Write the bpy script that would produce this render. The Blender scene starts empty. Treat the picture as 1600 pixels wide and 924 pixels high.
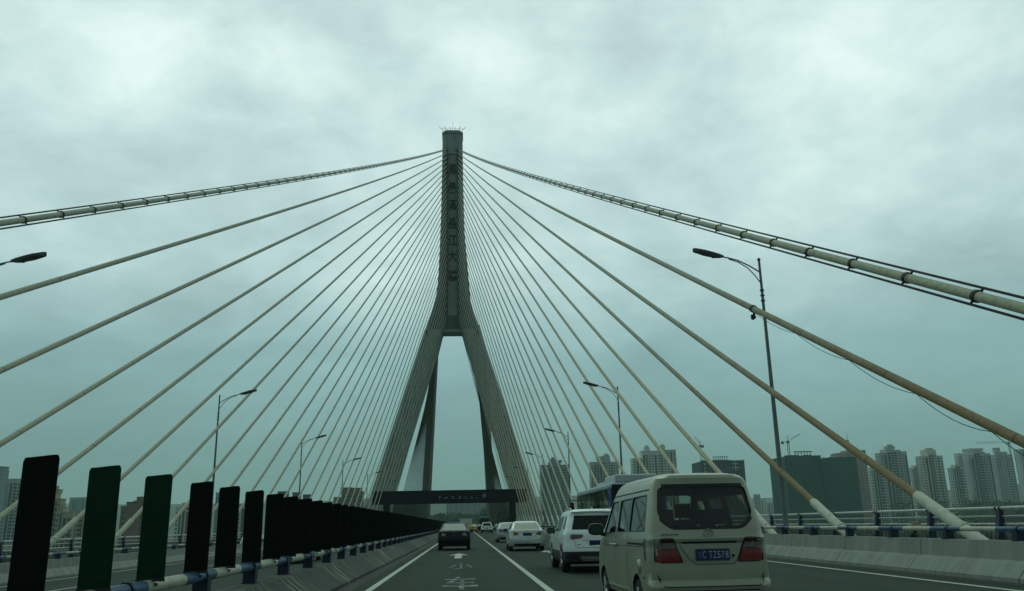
import bpy, bmesh, math, random
import numpy as np
from mathutils import Vector, Matrix
random.seed(7)
R = math.radians
SC = bpy.context.scene
COL = SC.collection

# ------------------------------------------------------------------ camera
CAM_Z = 1.305
HAZE = 0.00018
def cam_axes(pitch, yaw, roll):
    p, y, r = R(pitch), R(yaw), R(roll)
    fw = Vector((math.sin(y)*math.cos(p), math.cos(y)*math.cos(p), math.sin(p)))
    rt = Vector((math.cos(y), -math.sin(y), 0)); up = rt.cross(fw)
    return rt*math.cos(r)-up*math.sin(r), up*math.cos(r)+rt*math.sin(r), fw
rt, up, fw = cam_axes(15.366, 3.406, 1.117)
cd = bpy.data.cameras.new("camera"); cam = bpy.data.objects.new("camera", cd); COL.objects.link(cam)
cd.sensor_width = 36; cd.lens = 1300.0/1600*36; cd.clip_end = 12000; cd.clip_start = 0.1
cam.matrix_world = Matrix(((rt.x, up.x, -fw.x, 0), (rt.y, up.y, -fw.y, 0), (rt.z, up.z, -fw.z, CAM_Z), (0, 0, 0, 1)))
SC.camera = cam

# ------------------------------------------------------------------ view, world, sun
SC.view_settings.view_transform = 'Standard'; SC.view_settings.look = 'None'
SC.view_settings.gamma = 1; SC.view_settings.use_curve_mapping = False
SC.view_settings.exposure = 0.0
SC.cycles.volume_bounces = 1; SC.cycles.max_bounces = 6; SC.cycles.diffuse_bounces = 3
SC.cycles.glossy_bounces = 3; SC.cycles.transparent_max_bounces = 12; SC.cycles.volume_max_steps = 64
SUN_EL, SUN_ROT = 60, -12
W = bpy.data.worlds.new("World"); SC.world = W; W.use_nodes = True
nt = W.node_tree; nt.nodes.clear()
class NT:
    """tiny node helper"""
    def __init__(s, t): s.t = t
    def n(s, typ, **kw):
        nd = s.t.nodes.new(typ)
        for k, v in kw.items():
            if k.startswith('i_'):
                nd.inputs[k[2:].replace('__', ' ')].default_value = v
            else: setattr(nd, k, v)
        return nd
    def l(s, a, b): s.t.links.new(a, b)
    def math(s, op, a, b=None, c=None, clamp=False):
        nd = s.t.nodes.new('ShaderNodeMath'); nd.operation = op; nd.use_clamp = clamp
        for i, v in enumerate((a, b, c)):
            if v is None: continue
            if isinstance(v, (int, float)): nd.inputs[i].default_value = v
            else: s.l(v, nd.inputs[i])
        return nd.outputs[0]
    def ramp(s, fac, stops, interp='LINEAR'):
        nd = s.t.nodes.new('ShaderNodeValToRGB'); cr = nd.color_ramp; cr.interpolation = interp
        while len(cr.elements) < len(stops): cr.elements.new(0.5)
        for e, (p, c) in zip(cr.elements, stops):
            e.position = p; e.color = (c, c, c, 1) if isinstance(c, (int, float)) else (*c, 1)
        s.l(fac, nd.inputs[0]); return nd.outputs[0]
    def mix(s, fac, a, b, typ='MIX'):
        nd = s.t.nodes.new('ShaderNodeMix'); nd.data_type = 'RGBA'; nd.blend_type = typ
        for i, v in ((0, fac), (6, a), (7, b)):
            if isinstance(v, (int, float)): nd.inputs[i].default_value = v
            elif isinstance(v, tuple): nd.inputs[i].default_value = (*v, 1)
            else: s.l(v, nd.inputs[i])
        return nd.outputs[2]
    def noise(s, vec, scale, detail=4, rough=0.55, dist=0.0):
        nd = s.t.nodes.new('ShaderNodeTexNoise')
        nd.inputs['Scale'].default_value = scale; nd.inputs['Detail'].default_value = detail
        nd.inputs['Roughness'].default_value = rough; nd.inputs['Distortion'].default_value = dist
        if vec is not None: s.l(vec, nd.inputs['Vector'])
        return nd.outputs[0]
def world():
    T = NT(nt)
    tc = T.n('ShaderNodeTexCoord'); d = tc.outputs['Generated']
    sp = T.n('ShaderNodeSeparateXYZ'); T.l(d, sp.inputs[0]); x, y, z = sp.outputs
    zc = T.math('MAXIMUM', z, 0.0)
    den = T.math('ADD', zc, 0.30)
    cx = T.math('DIVIDE', x, den); cy = T.math('DIVIDE', y, den)
    cb = T.n('ShaderNodeCombineXYZ'); T.l(cx, cb.inputs[0]); T.l(cy, cb.inputs[1]); pv = cb.outputs[0]
    n1 = T.noise(pv, 2.4, 6, 0.52, 0.3)
    n2 = T.noise(pv, 0.9, 3, 0.5, 0.2)
    n3 = T.noise(pv, 7.5, 6, 0.6, 0.3)
    base = T.ramp(zc, [(0.0, (.185, .345, .32)), (0.09, (.232, .41, .385)), (0.19, (.318, .53, .51)), (0.28, (.52, .72, .69)),
                       (0.45, (.63, .82, .78)), (0.59, (.66, .84, .80)), (.70, (.30, .46, .38)), (1, (.20, .34, .27))])
    def blob(px, py, pz, rad, out=1.0):
        v = Vector((px, py, pz)).normalized()
        dp = T.n('ShaderNodeVectorMath', operation='DISTANCE'); T.l(d, dp.inputs[0]); dp.inputs[1].default_value = v
        m = T.n('ShaderNodeMapRange', interpolation_type='SMOOTHSTEP'); m.inputs[1].default_value = rad; m.inputs[2].default_value = 0
        m.inputs[3].default_value = 0; m.inputs[4].default_value = out
        T.l(dp.outputs['Value'], m.inputs[0]); return m.outputs[0]
    tot = None
    for b in BLOBS:
        o = blob(*b); tot = o if tot is None else T.math('ADD', tot, o)
    # contrast: clouds
    a = T.math('SUBTRACT', n1, 0.5); b2 = T.math('SUBTRACT', n2, 0.5); c3 = T.math('SUBTRACT', n3, 0.5)
    cl = T.math('ADD', T.math('MULTIPLY', a, 1.5), T.math('MULTIPLY', b2, .7)); cl = T.math('ADD', cl, T.math('MULTIPLY', c3, 1.1))
    fade = T.ramp(zc, [(0.0, 0.12), (0.12, 0.3), (0.3, 0.75), (0.6, 1.0)])
    cl = T.math('MULTIPLY', cl, fade)
    ns = T.math('ADD', T.math('MULTIPLY', n1, 1.6), 0.2)
    cl = T.math('ADD', cl, T.math('MULTIPLY', tot, ns))
    k = T.math('ADD', 1.0, T.math('MULTIPLY', cl, 0.60)); k = T.math('MAXIMUM', k, 0.5); k = T.math('MINIMUM', k, 1.75)
    # brighter ahead of the camera, duller behind
    az = T.n('ShaderNodeMapRange'); T.l(y, az.inputs[0]); az.inputs[1].default_value = -0.5; az.inputs[2].default_value = 0.45
    az.inputs[3].default_value = 0.46; az.inputs[4].default_value = 1.0
    k = T.math('MULTIPLY', k, az.outputs[0])
    sc = T.n('ShaderNodeVectorMath', operation='SCALE'); T.l(base, sc.inputs[0]); T.l(k, sc.inputs[3])
    # bright cloud edges lose the tint
    warm = T.ramp(T.math('MULTIPLY', cl, 1.0), [(0.0, (.985, 1, 1.035)), (0.5, (1.06, 1.0, 1.0))])
    cl_col = T.mix(1.0, sc.outputs[0], warm, 'MULTIPLY')
    sky = T.n('ShaderNodeTexSky'); sky.sky_type = 'NISHITA'; sky.sun_disc = False
    sky.sun_elevation = R(SUN_EL); sky.sun_rotation = R(SUN_ROT)
    bgc = T.n('ShaderNodeBackground'); T.l(cl_col, bgc.inputs[0]); bgc.inputs[1].default_value = 1.0
    bgs = T.n('ShaderNodeBackground'); T.l(sky.outputs[0], bgs.inputs[0]); bgs.inputs[1].default_value = 0.05
    mx = T.n('ShaderNodeMixShader'); mx.inputs[0].default_value = 0.93
    T.l(bgs.outputs[0], mx.inputs[1]); T.l(bgc.outputs[0], mx.inputs[2])
    o = T.n('ShaderNodeOutputWorld'); T.l(mx.outputs[0], o.inputs[0])
def pixdir(x, y):
    v = fw + rt*((x-800)/1300) - up*((y-462)/1300); return tuple(v.normalized())
BLOBS = [(*pixdir(470, 85), .10, .26), (*pixdir(210, 115), .09, .30), (*pixdir(720, 95), .12, .28), (*pixdir(600, 200), .09, .2), (*pixdir(860, 60), .10, .18), (*pixdir(1000, 180), .2, .10),
         (*pixdir(610, 390), .13, .28), (*pixdir(900, 460), .16, .22), (*pixdir(60, 10), .14, .25), (*pixdir(1380, 60), .22, .22), (*pixdir(1250, 280), .2, .10),
         (*pixdir(60, 640), .22, -.22), (*pixdir(980, 560), .15, -.16), (*pixdir(60, 210), .14, -.12), (*pixdir(330, 60), .12, .15), (*pixdir(760, 560), .12, -.1),
         (*pixdir(330, 440), .12, -.14), (*pixdir(560, 520), .1, .1), (*pixdir(400, 250), .1, -.12)]
world()
sl = bpy.data.lights.new("sun", 'SUN'); sun = bpy.data.objects.new("sun", sl); COL.objects.link(sun)
sl.energy = 0.5; sl.angle = R(40); sl.color = (0.78, 1.0, 0.84)
sun.rotation_euler = (R(90-SUN_EL), 0, R(180-SUN_ROT)); sun.location = (0, 0, 300)

# ------------------------------------------------------------------ materials
MATS = {}
def mat(name, col, rough=0.6, metal=0.0, var=0.15, scale=3.0, bump=0.0, bscale=30.0, spec=0.5, coat=0.0, dirt=None, stretch=None):
    if name in MATS: return MATS[name]
    m = bpy.data.materials.new(name); m.use_nodes = True; T = NT(m.node_tree)
    bs = m.node_tree.nodes['Principled BSDF']
    tc = T.n('ShaderNodeTexCoord'); v = tc.outputs['Object']
    if stretch:
        mp = T.n('ShaderNodeMapping'); mp.inputs['Scale'].default_value = stretch; T.l(v, mp.inputs[0]); v = mp.outputs[0]
    n = T.noise(v, scale, 6, 0.6)
    f = T.ramp(n, [(0.3, 1-var), (0.7, 1+var)])
    c = T.mix(1.0, (*col,), f, 'MULTIPLY')
    if dirt:
        n2 = T.noise(v, dirt[1], 5, 0.65, 0.4); f2 = T.ramp(n2, [(dirt[2], 0.0), (dirt[3], 1.0)])
        c = T.mix(f2, c, dirt[0])
    T.l(c, bs.inputs['Base Color'])
    r = T.ramp(n, [(0.3, max(rough-.08, .03)), (0.7, min(rough+.08, 1))]); T.l(r, bs.inputs['Roughness'])
    bs.inputs['Metallic'].default_value = metal; bs.inputs['Specular IOR Level'].default_value = spec
    bs.inputs['Coat Weight'].default_value = coat; bs.inputs['Coat Roughness'].default_value = 0.08
    if bump:
        b = T.n('ShaderNodeBump'); b.inputs['Strength'].default_value = bump; b.inputs['Distance'].default_value = 0.02
        nb = T.noise(tc.outputs['Object'], bscale, 4, 0.6); T.l(nb, b.inputs['Height']); T.l(b.outputs[0], bs.inputs['Normal'])
    MATS[name] = m; return m
def glass(name, tint, gloss=0.9, rough=0.02, mixf=None):
    if name in MATS: return MATS[name]
    m = bpy.data.materials.new(name); m.use_nodes = True; t = m.node_tree; t.nodes.clear(); T = NT(t)
    tr = T.n('ShaderNodeBsdfTransparent'); tr.inputs[0].default_value = (*tint, 1)
    gl = T.n('ShaderNodeBsdfGlossy'); gl.inputs[0].default_value = (gloss, gloss, gloss, 1); gl.inputs['Roughness'].default_value = rough
    lw = T.n('ShaderNodeLayerWeight'); lw.inputs[0].default_value = .5; fr = T.math('ADD', T.math('MULTIPLY', T.math('POWER', lw.outputs['Facing'], 4.0), .7), .04)
    mx = T.n('ShaderNodeMixShader'); T.l(fr, mx.inputs[0]); T.l(tr.outputs[0], mx.inputs[1]); T.l(gl.outputs[0], mx.inputs[2])
    o = T.n('ShaderNodeOutputMaterial'); T.l(mx.outputs[0], o.inputs[0]); MATS[name] = m; return m

M = {}
M['concrete'] = mat('concrete barrier', (.25, .275, .24), .85, var=.2, scale=1.2, bump=.3, bscale=18, dirt=((.17, .185, .155), 1.6, .5, .8), stretch=(1, 2.2, .45))
M['pylon'] = mat('pylon concrete', (.29, .34, .305), .8, var=.12, scale=.25, dirt=((.12, .15, .135), .5, .5, .75), stretch=(2.2, 2.2, .35))
M['pylon_dark'] = mat('pylon recess', (.27, .31, .29), .85, var=.15, scale=.4)
M['ink'] = mat('faded dark paint', (.022, .018, .018), .7, var=.3, scale=.8)
M['bluepaint'] = mat('blue rail paint', (.005, .014, .042), .45, var=.3, scale=5, dirt=((.02, .025, .03), 6, .55, .75))
M['steel'] = mat('dull steel tube', (.42, .43, .40), .38, .35, var=.2, scale=4, dirt=((.22, .17, .12), 5, .55, .8))
M['lamp'] = mat('lamp grey paint', (.16, .19, .18), .5, .2, var=.2, scale=2)
M['lamp_head'] = mat('lamp head casing', (.045, .06, .06), .45, .1, var=.2, scale=6)
M['darkmetal'] = mat('dark metal', (.02, .022, .022), .6, .3, var=.3, scale=8)
M['panel'] = mat('dark green panel', (.0022, .006, .0045), .62, var=.4, scale=2.5, spec=.10, dirt=((.006, .011, .009), 3.0, .55, .8))
M['panel_green'] = mat('green panel', (.003, .034, .016), .6, var=.35, scale=2.5, spec=.10, dirt=((.005, .022, .014), 3.0, .55, .8))
M['tyre'] = mat('tyre rubber', (.012, .012, .012), .85, var=.2, scale=12)
M['rim'] = mat('alloy rim', (.35, .36, .36), .35, .8, var=.1, scale=8)
M['blackplastic'] = mat('black plastic', (.012, .013, .013), .55, var=.2, scale=10)
M['plate'] = mat('blue plate', (.006, .016, .10), .4, var=.15, scale=10)
M['plate_text'] = mat('plate lettering', (.30, .35, .42), .5, var=.1, scale=10)
M['redlens'] = mat('red lens', (.19, .008, .007), .12, var=.25, scale=14, coat=.6)
M['darkred'] = mat('dark red lens', (.04, .008, .007), .12, var=.25, scale=14, coat=.6)
M['amber'] = mat('smoked amber lens', (.07, .035, .012), .15, var=.25, scale=14, coat=.6)
M['clearlens'] = mat('clear lens', (.20, .17, .155), .15, var=.35, scale=22, coat=.5)
M['chrome'] = mat('chrome', (.45, .47, .46), .18, .9, var=.1, scale=8)
M['seam'] = mat('panel gap', (.006, .006, .006), .9, var=.1)
M['white_line'] = None
M['darkglass'] = mat('dark car glass', (.006, .009, .009), .08, var=.1, spec=.28)
M['skyglass'] = mat('rear glass', (.03, .075, .055), .12, var=.2, scale=4, spec=.45)
M['bldglass'] = mat('building glass', (.03, .05, .055), .35, var=.3, scale=.4, spec=.5)

def asphalt():
    m = bpy.data.materials.new('asphalt'); m.use_nodes = True; T = NT(m.node_tree); bs = m.node_tree.nodes['Principled BSDF']
    tc = T.n('ShaderNodeTexCoord'); v = tc.outputs['Object']
    mp = T.n('ShaderNodeMapping'); mp.inputs['Scale'].default_value = (1, .07, 1); T.l(v, mp.inputs[0])
    n1 = T.noise(mp.outputs[0], .9, 5, .6); n2 = T.noise(v, 60, 3, .7); n3 = T.noise(v, .35, 5, .6)
    c = T.mix(T.ramp(n1, [(.35, 0.0), (.68, 1.0)]), (.026, .040, .029), (.046, .066, .049))
    c = T.mix(T.ramp(n3, [(.5, 0.0), (.7, .35)]), c, (.022, .033, .024))
    c = T.mix(.5, c, T.ramp(n2, [(.3, .5), (.7, 1.4)]), 'MULTIPLY')
    # darker wheel-worn tracks and wet looking gutter next to the kerb are left to noise
    sp = T.n('ShaderNodeSeparateXYZ'); T.l(v, sp.inputs[0])
    w = T.math('ABSOLUTE', T.math('SUBTRACT', T.math('FRACT', T.math('DIVIDE', T.math('ADD', sp.outputs[0], 99.0+.17+.94), 1.875)), .5))
    wob = T.math('ADD', w, T.math('MULTIPLY', T.math('SUBTRACT', n1, .5), .3))
    c = T.mix(T.math('MULTIPLY', T.ramp(wob, [(.0, 1.0), (.28, 0.0)]), .28), c, (.016, .025, .018))
    n5 = T.noise(v, .22, 2, .4); c = T.mix(T.ramp(n5, [(.60, 0.0), (.605, .35)]), c, (.022, .032, .024))
    T.l(c, bs.inputs['Base Color']); T.l(T.ramp(n1, [(.3, .7), (.7, .9)]), bs.inputs['Roughness'])
    b = T.n('ShaderNodeBump'); b.inputs['Strength'].default_value = .5; b.inputs['Distance'].default_value = .01; T.l(n2, b.inputs['Height']); T.l(b.outputs[0], bs.inputs['Normal'])
    bs.inputs['Specular IOR Level'].default_value = .12
    return m
def paint(name, wear=.5, col=(.62, .66, .56)):
    m = bpy.data.materials.new(name); m.use_nodes = True; T = NT(m.node_tree); bs = m.node_tree.nodes['Principled BSDF']
    tc = T.n('ShaderNodeTexCoord'); v = tc.outputs['Object']
    n1 = T.noise(v, 2.2, 6, .7, .3); n2 = T.noise(v, 45, 3, .7); s = T.math('ADD', T.math('MULTIPLY', n1, .75), T.math('MULTIPLY', n2, .25))
    f = T.ramp(s, [(wear-.04, 0.0), (wear+.05, 1.0)])
    c = T.mix(f, (.04, .056, .043), col)
    T.l(c, bs.inputs['Base Color']); bs.inputs['Roughness'].default_value = .75
    return m
M['asphalt'] = asphalt(); M['line'] = paint('road paint', .34, (.50, .54, .45)); M['worn'] = paint('worn road paint', .55, (.36, .39, .33))
def cable_mat(name, top, low, stain_light_len):
    m = bpy.data.materials.new(name); m.use_nodes = True; T = NT(m.node_tree); bs = m.node_tree.nodes['Principled BSDF']
    at = T.n('ShaderNodeAttribute'); at.attribute_name = 'dist'; dst = at.outputs['Fac']
    tc = T.n('ShaderNodeTexCoord'); n = T.noise(tc.outputs['Object'], .9, 6, .65); n2 = T.noise(tc.outputs['Object'], 7, 4, .7)
    f = T.math('DIVIDE', dst, stain_light_len); f = T.math('ADD', f, T.math('MULTIPLY', T.math('SUBTRACT', n, .5), .9))
    c = T.mix(T.ramp(f, [(.25, 0.0), (1.0, 1.0)], 'EASE'), low, top)
    c = T.mix(.55, c, T.ramp(n2, [(.3, .55), (.7, 1.35)]), 'MULTIPLY')
    fr = T.math('FRACT', T.math('DIVIDE', dst, 5.6)); j = T.ramp(fr, [(0.0, 0.0), (.006, .0), (.012, 1.0), (1.0, 1.0)])
    c = T.mix(j, T.mix(.75, c, (.03, .03, .02)), c)
    T.l(c, bs.inputs['Base Color']); bs.inputs['Roughness'].default_value = .62; bs.inputs['Specular IOR Level'].default_value = .3
    return m
M['cable_r'] = cable_mat('weathered cable sheath', (.36, .38, .29), (.27, .20, .10), 30)
M['cable_l'] = cable_mat('cable sheath', (.38, .40, .32), (.44, .44, .32), 40)
M['cable_r2'] = cable_mat('pale cable sheath', (.40, .41, .32), (.50, .46, .31), 60)  # brighter light on the lower cable is painted in as a paler colour
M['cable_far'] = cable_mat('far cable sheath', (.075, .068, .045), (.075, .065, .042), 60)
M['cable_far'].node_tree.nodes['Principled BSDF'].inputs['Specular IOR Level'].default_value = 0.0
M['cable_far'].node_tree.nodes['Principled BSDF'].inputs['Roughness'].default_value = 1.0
M['sleeve_l'] = mat('greenish cable sleeve', (.36, .40, .29), .6, var=.15, scale=3)
M['sleeve'] = mat('white cable sleeve', (.52, .54, .44), .6, var=.15, scale=3, dirt=((.30, .30, .22), 5, .56, .75))

# ------------------------------------------------------------------ mesh helpers
class MB:
    def __init__(s): s.v = []; s.f = []; s.attr = []
    def quad(s, pts): i = len(s.v); s.v += [tuple(p) for p in pts]; s.f.append(tuple(range(i, i+len(pts))))
    def box(s, x0, x1, y0, y1, z0, z1, m=None):
        P = [Vector((x, y, z)) for z in (z0, z1) for y in (y0, y1) for x in (x0, x1)]
        if m is not None: P = [m @ p for p in P]
        i = len(s.v); s.v += [tuple(p) for p in P]
        for q in ((0, 2, 3, 1), (4, 5, 7, 6), (0, 1, 5, 4), (2, 6, 7, 3), (0, 4, 6, 2), (1, 3, 7, 5)): s.f.append(tuple(i+k for k in q))
        return s
    def tube(s, pts, rad, seg=8, caps=True, dist=None):
        pts = [Vector(p) for p in pts]; n = len(pts)
        rads = rad if isinstance(rad, (list, tuple)) else [rad]*n
        i0 = len(s.v); ref = None
        for k, p in enumerate(pts):
            d = (pts[min(k+1, n-1)]-pts[max(k-1, 0)]).normalized()
            if ref is None:
                ref = Vector((0, 0, 1)) if abs(d.z) < .95 else Vector((0, 1, 0))
            a = d.cross(ref).normalized(); b = a.cross(d).normalized()
            ref = b
            for j in range(seg):
                t = 2*math.pi*j/seg; s.v.append(tuple(p+(a*math.cos(t)+b*math.sin(t))*rads[k]))
                s.attr.append(dist[k] if dist else 0.0)
        for k in range(n-1):
            for j in range(seg):
                a = i0+k*seg+j; b = i0+k*seg+(j+1) % seg; s.f.append((a, b, b+seg, a+seg))
        if caps:
            s.f.append(tuple(i0+j for j in range(seg))[::-1]); s.f.append(tuple(i0+(n-1)*seg+j for j in range(seg)))
        return s
    def loft(s, rings, cap=True):
        i0 = len(s.v); m = len(rings[0])
        for r in rings: s.v += [tuple(p) for p in r]
        for k in range(len(rings)-1):
            for j in range(m):
                a = i0+k*m+j; b = i0+k*m+(j+1) % m; s.f.append((a, b, b+m, a+m))
        if cap: s.f.append(tuple(i0+j for j in range(m))[::-1]); s.f.append(tuple(i0+(len(rings)-1)*m+j for j in range(m)))
        return s
    def mesh(s, name, smooth=0):
        me = bpy.data.meshes.new(name); me.from_pydata(s.v, [], s.f)
        if s.attr and len(s.attr) == len(s.v):
            a = me.attributes.new('dist', 'FLOAT', 'POINT'); a.data.foreach_set('value', s.attr)
        bm = bmesh.new(); bm.from_mesh(me); bmesh.ops.recalc_face_normals(bm, faces=bm.faces); bm.to_mesh(me); bm.free()
        if smooth:
            me.shade_smooth(); me.set_sharp_from_angle(angle=R(smooth))
        return me
    def obj(s, name, m, parent=None, smooth=0, bevel=0):
        o = bpy.data.objects.new(name, s.mesh(name, smooth)); COL.objects.link(o); o.data.materials.append(m)
        if parent: o.parent = parent
        if bevel:
            b = o.modifiers.new('bevel', 'BEVEL'); b.width = bevel; b.segments = 2; b.limit_method = 'ANGLE'
        return o
def tag(o, label=None, cat=None, group=None, kind=None):
    if label: o['label'] = label
    if cat: o['category'] = cat
    if group: o['group'] = group
    if kind: o['kind'] = kind
    return o
def empty(name, loc, label, cat, group=None, rz=0):
    o = bpy.data.objects.new(name, None); COL.objects.link(o); o.location = loc; o.rotation_euler.z = rz; o.empty_display_size = .3
    return tag(o, label, cat, group)
def inst(name, me, parent, loc=(0, 0, 0), rot=(0, 0, 0), scale=None):
    o = bpy.data.objects.new(name, me); COL.objects.link(o); o.parent = parent; o.location = loc; o.rotation_euler = rot
    if scale: o.scale = scale
    return o
def copy_thing(root, loc, label=None, rz=None):
    r = root.copy(); COL.objects.link(r); r.location = loc
    if label: r['label'] = label
    if rz is not None: r.rotation_euler.z = rz
    for ch in list(root.children):
        c = ch.copy(); COL.objects.link(c); c.parent = r
        for g in list(ch.children):
            d = g.copy(); COL.objects.link(d); d.parent = c
    return r
def applied(o, name, parent=None):
    """evaluate modifiers of o into a plain mesh object"""
    dg = bpy.context.evaluated_depsgraph_get(); ev = o.evaluated_get(dg)
    me = bpy.data.meshes.new_from_object(ev, depsgraph=dg); me.name = name
    n = bpy.data.objects.new(name, me); COL.objects.link(n); n.matrix_world = o.matrix_world
    bpy.data.objects.remove(o)
    if parent: n.parent = parent
    return n
def text_obj(name, s, w, h, ext, m, parent, mtx, bold=0.0, shear=0):
    """flat lettering scaled into a w x h box centred on the origin, letter plane XY, then mtx"""
    cu = bpy.data.curves.new(name, 'FONT'); cu.body = s; cu.extrude = ext; cu.offset = bold; cu.shear = shear; cu.resolution_u = 4
    t = bpy.data.objects.new(name, cu); COL.objects.link(t); bpy.context.view_layer.update()
    dg = bpy.context.evaluated_depsgraph_get(); me = bpy.data.meshes.new_from_object(t.evaluated_get(dg), depsgraph=dg)
    bpy.data.objects.remove(t)
    co = np.array([v.co[:] for v in me.vertices]); lo, hi = co.min(0), co.max(0); c = (lo+hi)/2; sz = hi-lo
    me.transform(Matrix.Diagonal((w/sz[0], h/sz[1], 1, 1)) @ Matrix.Translation((-c[0], -c[1], 0)))
    me.transform(mtx); me.materials.clear(); me.materials.append(m)
    o = bpy.data.objects.new(name, me); COL.objects.link(o)
    if parent: o.parent = parent
    return o
FACE_BACK = Matrix.Rotation(R(90), 4, 'X')      # letters stand up and face -Y

# ------------------------------------------------------------------ terrain, water
CX = -3.55                                     # bridge centre line
T_Y = 242.3
def lerp(a, b, t): return a+(b-a)*t
def sm(t): t = max(0, min(1, t)); return t*t*(3-2*t)
def bank(x): return 300+(.62*x if x > 0 else -.42*x)
def hn(x, y, s, seed=0):
    return (math.sin(x/s*1.3+seed)+math.sin(y/s*1.7+seed*2.1+x/s*.6)+math.sin((x+y)/s*.9+seed*3.3)+.5*math.sin(x/s*3.1+y/s*2.3+seed))/3.5
def ground_z(x, y):
    d = y-bank(x)
    z = lerp(-40, -31, sm((d+60)/60))
    z = lerp(z, -17, sm(d/50)); z = lerp(z, -9, sm((d-60)/200))
    if y > 380:
        k = sm((y-380)/90)*sm((95-abs(x-CX))/60); z = lerp(z, -.35, k)
    r = math.hypot(x, y)
    m = sm((r-2000)/1200)
    z += m*(85+45*hn(x, y, 420, 1.0)+18*hn(x, y, 150, 4))
    z += sm((d-150)/200)*4*hn(x, y, 130, 2)*(1-sm((60-abs(x-CX))/30))
    if y < -60: z = lerp(z, -8, sm((-60-y)/60)*sm((300-abs(x))/100+1))
    return z
mb = MB()
xs = sorted(set([-3600+i*120 for i in range(61)]+[-600+i*25 for i in range(49)])); ys = sorted(set([-300+i*60 for i in range(12)]+[260+i*25 for i in range(30)]+[1000+i*110 for i in range(28)]))
for y in ys:
    for x in xs: mb.v.append((x, y, ground_z(x, y)))
nx = len(xs)
for j in range(len(ys)-1):
    for i in range(nx-1): a = j*nx+i; mb.f.append((a, a+1, a+nx+1, a+nx))
M['ground'] = mat('green bank ground', (.045, .065, .035), .95, var=.4, scale=.02, dirt=((.10, .10, .075), .03, .58, .7))
g = mb.obj('ground', M['ground'], smooth=60); tag(g, kind='structure')
M['water'] = mat('river water', (.045, .065, .055), .12, var=.1, scale=.01, bump=.25, bscale=.35, spec=.6)
mb = MB(); mb.quad([(-3600, -300, -30), (3600, -300, -30), (3600, 2600, -30), (-3600, 2600, -30)])
tag(mb.obj('river_water', M['water']), kind='structure')

# ------------------------------------------------------------------ deck and roads
Y0, Y1 = -90, 470
def zl(x): return -0.043*(-3.95-x)           # the left carriageway falls away to its outer side
mb = MB()
prof = [(-24.1, -.75), (-24.1, -1.3), (-19, -3.6), (12, -3.0), (17.1, -1.1), (17.1, -.08), (-3.2, -.08), (-4, -.1), (-18.5, -.75)]
mb.loft([[(x, y, z) for x, z in prof] for y in (Y0, Y1)])
tag(mb.obj('bridge_deck', M['concrete']), kind='structure')
mb = MB()
for a, b in zip(range(-90, 1500, 30), range(-60, 1530, 30)): mb.quad([(-3.3, a, 0), (10.95, a, 0), (10.95, b, 0), (-3.3, b, 0)])
o = mb.obj('road', M['asphalt']); tag(o, kind='structure')
mb = MB(); mb.quad([(-18.1, -90, zl(-18.1)), (-3.9, -90, 0.0), (-3.9, 1500, 0.0), (-18.1, 1500, zl(-18.1))])
o = mb.obj('road', M['asphalt']); tag(o, kind='structure')
# walkways
for x0, x1, z in ((11.5, 17.1, .14), (-24.1, -18.6, -.42)):
    mb = MB(); mb.box(x0, x1, -90, 470, z-.25, z); tag(mb.obj('pavement', M['concrete']), kind='structure')
mb = MB(); mb.quad([(-2.80, -60, .004), (-2.42, -60, .004), (-2.42, 900, .004), (-2.80, 900, .004)]); mb.quad([(10.45, -60, .004), (10.85, -60, .004), (10.85, 900, .004), (10.45, 900, .004)])
tag(mb.obj('gutter', mat('grimy gutter', (.018, .022, .018), .8, var=.4, scale=1.5)), kind='structure')
def line(x, w, y0, y1, z, m='line', name='lane_line'):
    mb = MB(); n = max(1, int((y1-y0)/12))
    for i in range(n):
        a, b = y0+(y1-y0)*i/n, y0+(y1-y0)*(i+1)/n; mb.quad([(x-w/2, a, z), (x+w/2, a, z), (x+w/2, b, z), (x-w/2, b, z)])
    return mb
tag(line(-2.05, .15, -60, 900, .004).obj('lane_line', M['line']), kind='structure')
tag(line(1.70, .15, -60, 900, .004).obj('lane_line', M['line']), kind='structure')
tag(line(9.75, .15, -60, 900, .004).obj('lane_line', M['line']), kind='structure')
mb = MB()
for k in range(60):
    y = -40+k*15; mb.quad([(5.38, y, .004), (5.53, y, .004), (5.53, y+6, .004), (5.38, y+6, .004)])
tag(mb.obj('lane_line', M['line']), kind='structure')
mb = MB()
for xx in (-8.0, -12.3):
    for k in range(60):
        y = -35.5+k*15; z = zl(xx)+.006; mb.quad([(xx-.07, y, z+.001), (xx+.07, y, z-.001+.006), (xx+.07, y+6, z+.005), (xx-.07, y+6, z+.001)])
for xx in (-5.0, -16.9):
    z = zl(xx)+.008; mb.quad([(xx-.07, -80, z), (xx+.07, -80, z), (xx+.07, 900, z), (xx-.07, 900, z)])
tag(mb.obj('lane_line', M['line']), kind='structure')
mb = MB()
for yj in (57.0, 118.0, 236.0): mb.quad([(-2.4, yj, .0055), (10.4, yj, .0055), (10.4, yj+.35, .0055), (-2.4, yj+.35, .0055)])
tag(mb.obj('expansion_joint', MATS['grimy gutter']), kind='structure')
def arrow(cx, y0):
    mb = MB(); z = .005
    mb.quad([(cx-.15, y0, z), (cx+.15, y0, z), (cx+.15, y0+3.6, z), (cx-.15, y0+3.6, z)])
    mb.quad([(cx-.44, y0+3.4, z+.001), (cx-.15, y0+3.62, z+.001), (cx+.15, y0+3.62, z+.001), (cx+.44, y0+3.4, z+.001), (cx, y0+6.3, z+.001)])
    o = mb.obj('road_arrow', M['line']); tag(o, kind='structure')
arrow(-.30, 35.6); arrow(4.0, 37.5)
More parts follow.
